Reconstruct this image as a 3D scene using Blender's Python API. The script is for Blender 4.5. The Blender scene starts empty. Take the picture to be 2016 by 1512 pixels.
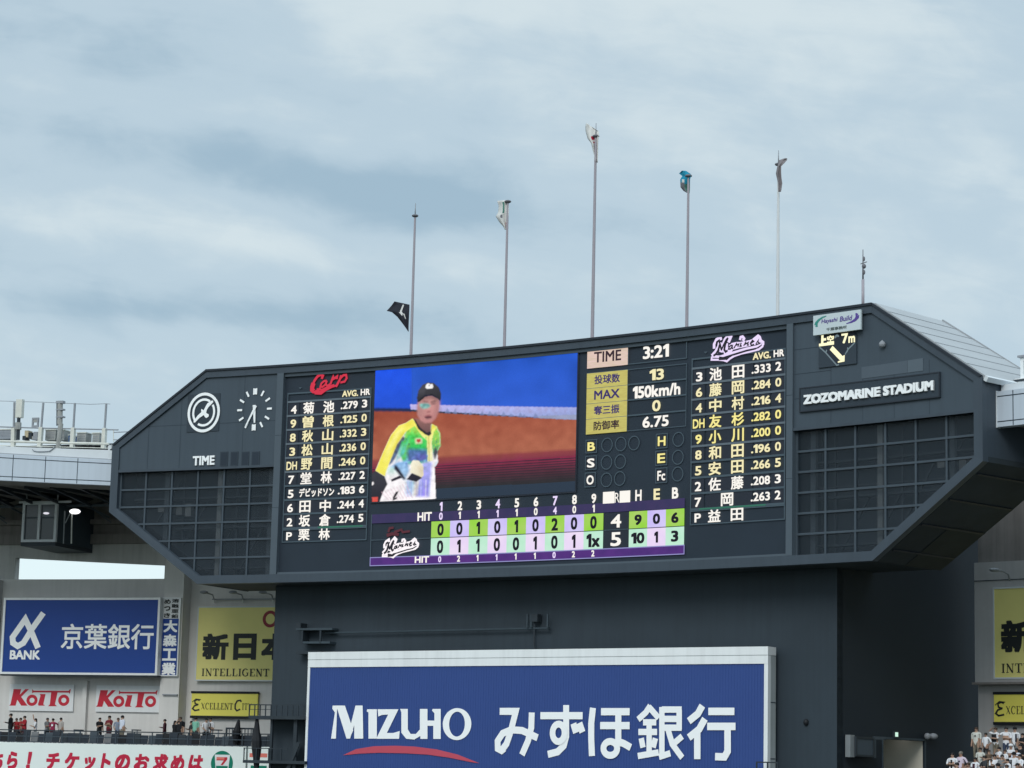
import bpy, bmesh, math, random
from mathutils import Vector, Matrix
from mathutils.geometry import tessellate_polygon
random.seed(7)
scene = bpy.context.scene
COL = scene.collection
R = math.radians

# ------------------------------------------------------------------ camera
H = 9.0                                   # eye height above the playing field
F, PT, RL = 4736.19, 0.16213, 0.02348     # focal length in pixels of a 2016 px wide frame, pitch, roll
cam_d = bpy.data.cameras.new("camera")
cam_d.sensor_width = 36.0
cam_d.lens = F / 2016 * 36.0
cam_d.clip_start = 0.5
cam_d.clip_end = 6000
cam = bpy.data.objects.new("camera", cam_d)
COL.objects.link(cam)
cam.matrix_world = Matrix.Translation((0, 0, H)) @ Matrix.Rotation(R(90) + PT, 4, 'X') @ Matrix.Rotation(RL, 4, 'Z')
scene.camera = cam

# ------------------------------------------------------------------ light
SUN_EL, SUN_AZ = R(36), R(200)            # high, behind the camera, veiled by cloud
scene.view_settings.view_transform = 'Standard'
scene.view_settings.look = 'None'
scene.view_settings.gamma = 1
scene.view_settings.exposure = 0.0
sun_d = bpy.data.lights.new("sun", 'SUN')
sun_d.energy = 1.5
sun_d.angle = R(25)
sun_d.color = (1.0, 0.97, 0.92)
sun = bpy.data.objects.new("sun", sun_d)
COL.objects.link(sun)
_s = Vector((math.sin(SUN_AZ) * math.cos(SUN_EL), math.cos(SUN_AZ) * math.cos(SUN_EL), math.sin(SUN_EL)))
sun.rotation_euler = (-_s).to_track_quat('-Z', 'Y').to_euler()


def make_world():
    w = bpy.data.worlds.new("World")
    scene.world = w
    w.use_nodes = True
    nt = w.node_tree
    nt.nodes.clear()
    N, L = nt.nodes.new, nt.links.new

    def math_(op, a, b=None, c=None):
        n = N('ShaderNodeMath'); n.operation = op
        for i, v in enumerate((a, b, c)):
            if v is None: continue
            if isinstance(v, (int, float)): n.inputs[i].default_value = v
            else: L(v, n.inputs[i])
        return n.outputs[0]
    out = N('ShaderNodeOutputWorld'); bg = N('ShaderNodeBackground')
    sky = N('ShaderNodeTexSky'); sky.sky_type = 'NISHITA'; sky.sun_disc = False
    sky.sun_elevation = SUN_EL; sky.sun_rotation = SUN_AZ
    tc = N('ShaderNodeTexCoord')
    sep = N('ShaderNodeSeparateXYZ'); L(tc.outputs['Generated'], sep.inputs[0])
    yy = math_('MAXIMUM', math_('ABSOLUTE', sep.outputs['Y']), 0.12)
    u = math_('DIVIDE', sep.outputs['X'], yy)           # cloud deck seen towards the scoreboard
    v = math_('DIVIDE', sep.outputs['Z'], yy)
    tilt = math_('ADD', v, math_('MULTIPLY', u, 0.10))
    comb = N('ShaderNodeCombineXYZ')
    L(math_('MULTIPLY', u, 3.2), comb.inputs[0]); L(math_('MULTIPLY', tilt, 11.0), comb.inputs[1])
    comb.inputs[2].default_value = 3.7
    n1 = N('ShaderNodeTexNoise'); n1.inputs['Scale'].default_value = 1.25; n1.inputs['Detail'].default_value = 5
    n1.inputs['Roughness'].default_value = 0.5; n1.inputs['Distortion'].default_value = 0.55
    L(comb.outputs[0], n1.inputs['Vector'])
    comb2 = N('ShaderNodeCombineXYZ')
    L(math_('MULTIPLY', u, 11.0), comb2.inputs[0]); L(math_('MULTIPLY', tilt, 17.0), comb2.inputs[1])
    n2 = N('ShaderNodeTexNoise'); n2.inputs['Scale'].default_value = 1.9; n2.inputs['Detail'].default_value = 8
    n2.inputs['Roughness'].default_value = 0.55; n2.inputs['Distortion'].default_value = 0.3
    L(comb2.outputs[0], n2.inputs['Vector'])

    def lump(u0, v0, su, sv, amp, slope=0.0):            # one soft bank of cloud (or gap) in the deck
        du = math_('DIVIDE', math_('SUBTRACT', u, u0), su)
        dv = math_('SUBTRACT', math_('SUBTRACT', v, v0), math_('MULTIPLY', math_('SUBTRACT', u, u0), slope))
        dv = math_('DIVIDE', dv, sv)
        q = math_('ADD', math_('MULTIPLY', du, du), math_('MULTIPLY', dv, dv))
        return math_('MULTIPLY', math_('EXPONENT', math_('MULTIPLY', q, -1.0)), amp)
    f = math_('ADD', math_('MULTIPLY', math_('SUBTRACT', n1.outputs[0], 0.5), 1.05), math_('MULTIPLY', math_('SUBTRACT', n2.outputs[0], 0.5), 0.80))
    comb3 = N('ShaderNodeCombineXYZ')
    L(math_('MULTIPLY', u, 14.0), comb3.inputs[0]); L(math_('MULTIPLY', tilt, 60.0), comb3.inputs[1]); comb3.inputs[2].default_value = 1.3
    n3 = N('ShaderNodeTexNoise'); n3.inputs['Scale'].default_value = 1.0; n3.inputs['Detail'].default_value = 7; n3.inputs['Roughness'].default_value = 0.6; n3.inputs['Distortion'].default_value = 0.8
    L(comb3.outputs[0], n3.inputs['Vector'])
    f = math_('ADD', f, math_('MULTIPLY', math_('SUBTRACT', n3.outputs[0], 0.5), 0.38))
    f = math_('ADD', f, 0.56)
    for a in LUMPS:
        f = math_('ADD', f, lump(*a[:4], a[4] * .85, a[5]))
    ramp = N('ShaderNodeValToRGB')
    ramp.color_ramp.interpolation = 'EASE'
    e = ramp.color_ramp.elements
    e[0].position = 0.0; e[0].color = (0.355, 0.495, 0.600, 1)
    e[1].position = 1.0; e[1].color = (0.670, 0.770, 0.805, 1)
    m = e.new(0.5); m.color = (0.508, 0.636, 0.720, 1)
    L(f, ramp.inputs[0])
    # thin bright haze low over the horizon, brighter deck overhead
    mr = N('ShaderNodeMapRange'); mr.interpolation_type = 'SMOOTHSTEP'
    mr.inputs['From Min'].default_value = 0.135; mr.inputs['From Max'].default_value = 0.085
    L(sep.outputs['Z'], mr.inputs['Value']); low = mr.outputs[0]
    mixl = N('ShaderNodeMixRGB'); L(low, mixl.inputs[0])
    L(ramp.outputs[0], mixl.inputs[1]); mixl.inputs[2].default_value = (0.78, 0.93, 0.97, 1)
    up = math_('ADD', 1.0, math_('MULTIPLY', math_('POWER', math_('MAXIMUM', math_('SUBTRACT', sep.outputs['Z'], 0.33), 0.0), 0.8), UPGAIN))
    mul = N('ShaderNodeVectorMath'); mul.operation = 'SCALE'
    L(mixl.outputs[0], mul.inputs[0]); L(math_('MULTIPLY', up, 9.3), mul.inputs['Scale'])
    add = N('ShaderNodeMixRGB'); add.blend_type = 'ADD'; add.inputs[0].default_value = 0.10   # a little of the clear sky shines through
    L(mul.outputs[0], add.inputs[1]); L(sky.outputs[0], add.inputs[2])
    L(add.outputs[0], bg.inputs[0]); bg.inputs[1].default_value = 0.1
    L(bg.outputs[0], out.inputs[0])


UPGAIN = 1.6
# (azimuth, elevation as tangents, widths, strength, slope)
LUMPS = [
    (-0.02, 0.335, 0.16, 0.020, 0.30, 0.0), (0.11, 0.300, 0.10, 0.040, 0.20, 0.0), (-0.19, 0.315, 0.09, 0.022, -0.22, 0.0), (-0.13, 0.296, 0.10, 0.012, -0.16, -0.15),
    (-0.19, 0.276, 0.09, 0.018, -0.26, -0.05), (-0.105, 0.256, 0.075, 0.012, -0.34, -0.12), (-0.05, 0.243, 0.060, 0.012, -0.40, -0.12), (0.03, 0.236, 0.07, 0.012, -0.22, -0.05),
    (-0.16, 0.228, 0.10, 0.014, 0.42, -0.10), (-0.07, 0.216, 0.08, 0.012, 0.22, -0.06), (-0.17, 0.193, 0.07, 0.007, -0.34, -0.03), (-0.09, 0.190, 0.06, 0.007, -0.26, 0.0),
    (0.12, 0.235, 0.10, 0.025, 0.05, 0.0), (0.04, 0.280, 0.06, 0.020, 0.10, 0.0),
]
make_world()

# ------------------------------------------------------------------ surfaces the place is laid out on
T0, K = math.atan(-0.67783), 0.00763      # the outfield side of the bowl is one big arc


def arc_xy(l, off=0.0):                   # l metres along the arc, off metres behind the scoreboard's face
    a = T0 - K * l
    x = (math.sin(T0) - math.sin(a)) / K
    y = 130 + (math.cos(a) - math.cos(T0)) / K
    return x - math.sin(a) * off, y + math.cos(a) * off


def ray(px, py):
    b, c = px - 1008, py - 756
    cr, sr = math.cos(RL), math.sin(RL)
    x, up = b * cr + c * sr, b * sr - c * cr
    y = F * math.cos(PT) - up * math.sin(PT)
    z = F * math.sin(PT) + up * math.cos(PT)
    return x / y, z / y


class Surf:
    def __init__(self, fn, lo=-70, hi=70): self.fn, self.lo, self.hi = fn, lo, hi

    def pt(self, l, z, off=0.0):
        x, y = self.fn(l, off); return Vector((x, y, z + H))

    def inv(self, px, py, off=0.0):       # where a sight line meets this surface -> (l, z)
        tx, tz = ray(px, py); lo, hi = self.lo, self.hi
        for _ in range(48):
            m = (lo + hi) / 2; p = self.fn(m, off)
            if p[0] - tx * p[1] > 0: hi = m
            else: lo = m
        p = self.fn(lo, off)
        return lo, tz * p[1]

    def at(self, px, py, off=0.0):
        l, z = self.inv(px, py, off); return self.pt(l, z, off)


ARC = Surf(arc_xy)


def chord(p0, p1):                        # a straight wall through two plan points
    d = Vector(p1) - Vector(p0); n = d.length; t = d / n; nn = Vector((-t.y, t.x))
    return Surf(lambda l, off=0.0: (p0[0] + t.x * l + nn.x * off, p0[1] + t.y * l + nn.y * off), -20, n + 20), n


def A(px, py, off=0.0): return ARC.inv(px, py, off)


# ------------------------------------------------------------------ materials
def lin(c): return tuple(((v / 255) / 12.92 if v / 255 <= 0.04045 else ((v / 255 + 0.055) / 1.055) ** 2.4) for v in c)


MATS = {}


def mat(name, col, rough=0.6, metal=0.0, var=0.12, scale=0.6, bump=0.0, streak=0.0, spec=0.3):
    """painted or raw surface: base colour with weathering blotches, rain streaks and a fine bump"""
    m = bpy.data.materials.new(name); m.use_nodes = True
    nt = m.node_tree; N, L = nt.nodes.new, nt.links.new
    b = nt.nodes['Principled BSDF']
    b.inputs['Roughness'].default_value = rough; b.inputs['Metallic'].default_value = metal
    b.inputs['Specular IOR Level'].default_value = spec
    tc = N('ShaderNodeTexCoord')
    if var > 0:
        n = N('ShaderNodeTexNoise'); n.inputs['Scale'].default_value = scale; n.inputs['Detail'].default_value = 7; n.inputs['Roughness'].default_value = 0.62
        L(tc.outputs['Object'], n.inputs['Vector'])
        rp = N('ShaderNodeValToRGB'); e = rp.color_ramp.elements
        e[0].position = 0.28; e[1].position = 0.74
        e[0].color = tuple(c * (1 - var) for c in col) + (1,); e[1].color = tuple(min(1, c * (1 + var)) for c in col) + (1,)
        L(n.outputs[0], rp.inputs[0]); last = rp.outputs[0]
        if streak > 0:
            mp = N('ShaderNodeMapping'); mp.inputs['Scale'].default_value = (2.2, 2.2, 0.09); L(tc.outputs['Object'], mp.inputs[0])
            n3 = N('ShaderNodeTexNoise'); n3.inputs['Scale'].default_value = 1.6; n3.inputs['Detail'].default_value = 5; L(mp.outputs[0], n3.inputs['Vector'])
            r3 = N('ShaderNodeValToRGB'); r3.color_ramp.elements[0].position = 0.30; r3.color_ramp.elements[1].position = 0.56
            r3.color_ramp.elements[0].color = (1 - streak,) * 3 + (1,); r3.color_ramp.elements[1].color = (1, 1, 1, 1)
            L(n3.outputs[0], r3.inputs[0])
            mx = N('ShaderNodeMixRGB'); mx.blend_type = 'MULTIPLY'; mx.inputs[0].default_value = 1
            L(last, mx.inputs[1]); L(r3.outputs[0], mx.inputs[2]); last = mx.outputs[0]
        L(last, b.inputs['Base Color'])
    else:
        b.inputs['Base Color'].default_value = tuple(col) + (1,)
    if bump > 0:
        nb = N('ShaderNodeTexNoise'); nb.inputs['Scale'].default_value = 6; nb.inputs['Detail'].default_value = 5
        L(tc.outputs['Object'], nb.inputs['Vector'])
        bp = N('ShaderNodeBump'); bp.inputs['Strength'].default_value = bump; bp.inputs['Distance'].default_value = 0.05
        L(nb.outputs[0], bp.inputs['Height']); L(bp.outputs[0], b.inputs['Normal'])
    MATS[name] = m
    return m


def glow(name, srgb, s=1.0, grain=0.0, gcol=None, scale=3.0, stretch=(1, 1, 1)):
    """light-emitting diodes, lamps and lit screens"""
    m = bpy.data.materials.new(name); m.use_nodes = True
    nt = m.node_tree; N, L = nt.nodes.new, nt.links.new
    b = nt.nodes['Principled BSDF']
    b.inputs['Base Color'].default_value = (0.01, 0.01, 0.012, 1); b.inputs['Roughness'].default_value = 0.5
    b.inputs['Specular IOR Level'].default_value = 0.1
    c = lin(srgb)
    b.inputs['Emission Strength'].default_value = s
    if grain:
        tc = N('ShaderNodeTexCoord'); mp = N('ShaderNodeMapping'); mp.inputs['Scale'].default_value = stretch
        L(tc.outputs['Object'], mp.inputs[0])
        n = N('ShaderNodeTexNoise'); n.inputs['Scale'].default_value = scale; n.inputs['Detail'].default_value = 4
        L(mp.outputs[0], n.inputs['Vector'])
        rp = N('ShaderNodeValToRGB'); e = rp.color_ramp.elements
        g = lin(gcol) if gcol else c
        e[0].position = 0.5 - grain / 2; e[1].position = 0.5 + grain / 2
        e[0].color = c + (1,); e[1].color = g + (1,)
        L(n.outputs[0], rp.inputs[0]); L(rp.outputs[0], b.inputs['Emission Color'])
    else:
        b.inputs['Emission Color'].default_value = c + (1,)
    MATS[name] = m
    return m


mat('cladding', (0.055, 0.076, 0.098), 0.45, var=0.07, scale=0.25, streak=0.07)
mat('cladding_new', (0.080, 0.104, 0.130), 0.42, var=0.05, scale=0.3)
mat('cladding_pale', (0.095, 0.123, 0.150), 0.42, var=0.05, scale=0.3)
mat('steel_frame', (0.053, 0.071, 0.092), 0.45, var=0.08, scale=0.4, streak=0.08)
mat('rim_dark', (0.022, 0.029, 0.040), 0.5, var=0.1)
mat('pillar_paint', (0.078, 0.102, 0.126), 0.4, var=0.06, scale=0.4)
mat('seam', (0.030, 0.045, 0.062), 0.7, var=0.0)
mat('led_black', (0.019, 0.030, 0.045), 0.55, var=0.10, scale=0.5)
mat('led_cell', (0.020, 0.026, 0.040), 0.55, var=0.08)
mat('led_line', (0.120, 0.150, 0.180), 0.5, var=0.05)
mat('led_line_dim', (0.065, 0.095, 0.120), 0.5, var=0.05)
mat('plate', (0.032, 0.046, 0.062), 0.5, var=0.06)
mat('mullion', (0.054, 0.073, 0.092), 0.45, var=0.10, scale=0.8)
mat('gantry', (0.210, 0.235, 0.250), 0.5, var=0.12, scale=0.8)
mat('interior', (0.036, 0.052, 0.070), 0.8, var=0.25, scale=0.5)
mat('roof_metal', (0.360, 0.380, 0.395), 0.45, metal=0.0, var=0.07, scale=0.35, streak=0.0, bump=0.02)
mat('roof_seam', (0.300, 0.320, 0.340), 0.5, var=0.08)
mat('soffit_olive_cast', (0.036, 0.042, 0.040), 0.8, var=0.2, scale=0.5)  # olive cast of light on the underside, painted as a colour
mat('concrete_right_shade', (0.460, 0.455, 0.455), 0.85, var=0.09, scale=0.45, bump=0.05, streak=0.08)  # stand concrete toned down: the right side's weaker light put into the colour
mat('soffit', (0.030, 0.041, 0.050), 0.7, var=0.30, scale=0.35)
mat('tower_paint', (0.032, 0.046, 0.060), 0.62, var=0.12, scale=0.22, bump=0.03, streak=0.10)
mat('tower_side_shade', (0.014, 0.022, 0.032), 0.62, var=0.09, scale=0.22, bump=0.03)  # darker copy of the tower paint, carries the shade of the side wall
mat('tower_trim', (0.046, 0.066, 0.082), 0.6, var=0.15)
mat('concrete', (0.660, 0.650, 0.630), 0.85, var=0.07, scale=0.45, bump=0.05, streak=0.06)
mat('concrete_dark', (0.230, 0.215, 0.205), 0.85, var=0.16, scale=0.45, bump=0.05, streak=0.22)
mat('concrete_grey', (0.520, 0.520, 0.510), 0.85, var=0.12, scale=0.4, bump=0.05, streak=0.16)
mat('fascia', (0.500, 0.565, 0.640), 0.4, var=0.04, scale=0.3, streak=0.05)
mat('fascia_trim', (0.620, 0.660, 0.690), 0.5, var=0.06)
mat('cream_steel', (0.62, 0.63, 0.58), 0.5, var=0.12, scale=1.5)
mat('grey_steel', (0.28, 0.30, 0.33), 0.45, var=0.12, scale=1.2)
mat('dark_steel', (0.028, 0.038, 0.048), 0.5, var=0.2, scale=1.0)
mat('black', (0.012, 0.014, 0.018), 0.6, var=0.1)
mat('machine_grey', (0.32, 0.33, 0.32), 0.6, var=0.2, scale=2)
mat('machine_blue', (0.08, 0.16, 0.34), 0.6, var=0.1)
mat('machine_tan', (0.50, 0.44, 0.30), 0.6, var=0.1)
mat('pole_paint', (0.340, 0.315, 0.350), 0.35, var=0.06, scale=0.5)
mat('pole_white', (0.64, 0.66, 0.67), 0.35, var=0.06, scale=0.5)
mat('glass_dark', (0.020, 0.034, 0.046), 0.12, var=0.1, spec=0.5)
mat('sign_white', (0.74, 0.76, 0.77), 0.45, var=0.03, streak=0.05)
mat('sign_frame', (0.80, 0.83, 0.84), 0.4, var=0.04, streak=0.07)
mat('sign_side', (0.42, 0.46, 0.47), 0.5, var=0.12, streak=0.2)
mat('letter_white', (0.920, 0.940, 0.950), 0.4, var=0.0)
mat('letter_black', (0.022, 0.026, 0.026), 0.5, var=0.0)
mat('bill_blue', (0.032, 0.070, 0.245), 0.5, var=0.05, scale=0.2)
mat('bill_red', (0.52, 0.075, 0.115), 0.5, var=0.04)
mat('bank_blue', (0.014, 0.056, 0.275), 0.4, var=0.04, scale=0.3)
mat('sign_yellow', (0.840, 0.760, 0.270), 0.5, var=0.05, scale=0.4)
mat('sign_yellow_bright', (0.860, 0.780, 0.150), 0.5, var=0.05, scale=0.4)
mat('sign_red', (0.52, 0.022, 0.045), 0.45, var=0.03)
mat('sign_crimson', (0.30, 0.03, 0.04), 0.5, var=0.05)
mat('sign_purple', (0.10, 0.06, 0.30), 0.5, var=0.0)
mat('sign_teal', (0.04, 0.26, 0.22), 0.5, var=0.0)
mat('sign_grey_text', (0.10, 0.13, 0.13), 0.5, var=0.0)
mat('sponsor_white', (0.56, 0.64, 0.67), 0.45, var=0.03)
mat('ribbon_white', (0.780, 0.850, 0.830), 0.5, var=0.03, scale=0.4)
mat('ribbon_red', (0.520, 0.015, 0.055), 0.5, var=0.03)
mat('green_disc', (0.0, 0.19, 0.12), 0.5, var=0.02)
mat('orange_paint', (0.72, 0.19, 0.15), 0.5, var=0.02)
mat('beige_wall', (0.62, 0.60, 0.52), 0.8, var=0.08, scale=0.7)
mat('grass', (0.060, 0.068, 0.050), 0.9, var=0.25, scale=0.2)
mat('tier', (0.20, 0.21, 0.22), 0.9, var=0.2, scale=0.6)
mat('seat_plastic', (0.022, 0.032, 0.046), 0.5, var=0.15, scale=2)
mat('flag_white', (0.62, 0.62, 0.60), 0.8, var=0.06, scale=2)
mat('flag_red', (0.42, 0.02, 0.05), 0.8, var=0.05)
mat('flag_teal', (0.010, 0.240, 0.370), 0.8, var=0.08, scale=2)
mat('flag_black', (0.018, 0.020, 0.030), 0.8, var=0.1)
mat('flag_taupe', (0.22, 0.20, 0.21), 0.8, var=0.15, scale=3)
mat('flag_green', (0.07, 0.20, 0.16), 0.8, var=0.05)
mat('flag_grey', (0.16, 0.16, 0.18), 0.8, var=0.05)

def glass(name, col, see=0.5):
    m = bpy.data.materials.new(name); m.use_nodes = True; nt = m.node_tree
    b = nt.nodes['Principled BSDF']; b.inputs['Base Color'].default_value = col + (1,); b.inputs['Roughness'].default_value = 0.35
    tr = nt.nodes.new('ShaderNodeBsdfTransparent'); mx = nt.nodes.new('ShaderNodeMixShader'); mx.inputs[0].default_value = 1 - see
    nt.links.new(tr.outputs[0], mx.inputs[1]); nt.links.new(b.outputs[0], mx.inputs[2]); nt.links.new(mx.outputs[0], nt.nodes['Material Output'].inputs[0])
    MATS[name] = m


glass('smoked_glass', (0.026, 0.039, 0.053), 0.70)

glow('led_white', (252, 248, 240), 1.0)
glow('led_warm', (250, 240, 190), 0.95)
glow('led_yellow', (250, 238, 150), 0.98)
glow('led_lilac', (232, 216, 250), 1.05)
glow('led_red', (214, 48, 72), 0.95)
glow('led_red_dim', (96, 46, 56), 0.8)
glow('led_green_line', (70, 150, 125), 0.5)
glow('led_purple_bar', (68, 38, 112), 1.0, 0.5, (88, 44, 128), 1.6)
glow('led_purple_dim', (48, 46, 86), 1.0, 0.5, (60, 50, 92), 2.0)
glow('led_purple_edge', (150, 150, 205), 0.9)
glow('cell_green', (140, 214, 40), 1.0, 0.6, (176, 205, 110), 1.3)
glow('cell_mint', (176, 232, 196), 1.0, 0.6, (205, 236, 222), 1.4)
glow('cell_lilac', (198, 182, 246), 1.0, 0.5, (216, 208, 246), 1.3)
glow('cell_pink', (228, 208, 244), 1.0, 0.5, (240, 224, 246), 1.3)
glow('time_tag', (236, 205, 200), 0.95, 0.5, (214, 196, 170), 2.4, (1, 1, 7))
glow('pitch_tag', (206, 200, 112), 0.95, 0.5, (190, 178, 96), 2.2, (1, 1, 5))
glow('tag_text', (66, 54, 116), 0.8)
glow('tag_text_dark', (60, 40, 50), 0.8)
glow('digit_dark', (22, 18, 34), 0.6)
glow('vid_blue', (30, 88, 205), 1.0, 0.7, (38, 80, 190), 0.8)
glow('vid_blue_bright', (22, 82, 232), 1.0, 0.6, (28, 88, 222), 0.8)
glow('vid_brown', (146, 72, 54), 1.0, 0.7, (158, 90, 68), 1.0)
glow('vid_maroon', (118, 36, 64), 0.9, 0.6, (132, 50, 70), 1.0)
glow('vid_maroon_dark', (60, 28, 48), 0.8)
glow('vid_band', (168, 168, 226), 1.0, 0.4, (140, 150, 205), 2.0)
glow('vid_band_grey', (128, 136, 170), 1.0)
glow('vid_skin', (196, 140, 134), 1.0, 0.5, (184, 128, 122), 3.0)
glow('vid_skin_shade', (128, 92, 88), 1.0)
glow('vid_cap', (44, 42, 46), 1.0)
glow('vid_cap_edge', (96, 92, 100), 1.0)
glow('vid_yellow', (248, 236, 64), 1.05, 0.5, (244, 232, 110), 3.0)
glow('vid_green', (40, 206, 66), 1.0, 0.25, (176, 228, 70), 4.0)
glow('vid_darkslate', (62, 68, 78), 1.0)
glow('vid_denim', (84, 104, 168), 1.0, 0.5, (96, 140, 180), 3.0)
glow('vid_paleblue', (150, 190, 226), 1.0, 0.5, (190, 214, 236), 3.0)
glow('vid_lilac', (172, 160, 236), 1.0, 0.5, (206, 196, 244), 3.0)
glow('vid_white', (252, 244, 248), 1.05)
glow('vid_pinstripe', (226, 196, 206), 1.0)
glow('vid_cream', (246, 240, 214), 1.0)
glow('vid_black', (34, 32, 40), 1.0)
glow('vid_teal_mark', (96, 178, 172), 1.0)
glow('vid_red', (224, 84, 70), 1.0)
glow('lamp_white', (255, 255, 255), 1.8)
glow('lamp_soft', (236, 234, 246), .9)
glow('exit_glow', (206, 244, 226), 1.0)
glow('dot_amber', (255, 250, 205), 1.1)
glow('wind_line', (120, 140, 148), 0.8)


# ------------------------------------------------------------------ mesh building
def glyphs(s, _c={}):
    if s not in _c:
        cu = bpy.data.curves.new("text", 'FONT'); cu.body = s; cu.resolution_u = 3
        o = bpy.data.objects.new("text", cu); COL.objects.link(o)
        dg = bpy.context.evaluated_depsgraph_get()
        me = bpy.data.meshes.new_from_object(o.evaluated_get(dg))
        _c[s] = ([(v.co.x, v.co.y) for v in me.vertices], [tuple(p.vertices) for p in me.polygons])
        bpy.data.objects.remove(o); bpy.data.curves.remove(cu); bpy.data.meshes.remove(me)
    return _c[s]


ONE = ([(.16, 0), (.30, 0), (.30, .70), (.19, .70), (.02, .58), (.02, .46), (.16, .54)], [(0, 1, 2, 3, 6), (3, 4, 5, 6)])   # a one with its flag


def text_mesh(s, _c={}):
    """outline faces of a word scaled to the unit square, with its real width and height"""
    if s not in _c:
        if '1' in s:
            vs, fs, x = [], [], 0.0
            for c in s:
                if c == ' ': x += .3; continue
                g, f = ONE if c == '1' else glyphs(c)
                x0 = min(p[0] for p in g); n = len(vs)
                vs += [(p[0] - x0 + x, p[1]) for p in g]; fs += [tuple(n + k for k in q) for q in f]
                x += max(p[0] for p in g) - x0 + .075
        else: vs, fs = glyphs(s)
        x0, x1 = min(v[0] for v in vs), max(v[0] for v in vs); y0, y1 = min(v[1] for v in vs), max(v[1] for v in vs)
        _c[s] = ([((x - x0) / (x1 - x0), (y - y0) / (y1 - y0)) for x, y in vs], fs, x1 - x0, y1 - y0)
    return _c[s]


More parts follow.
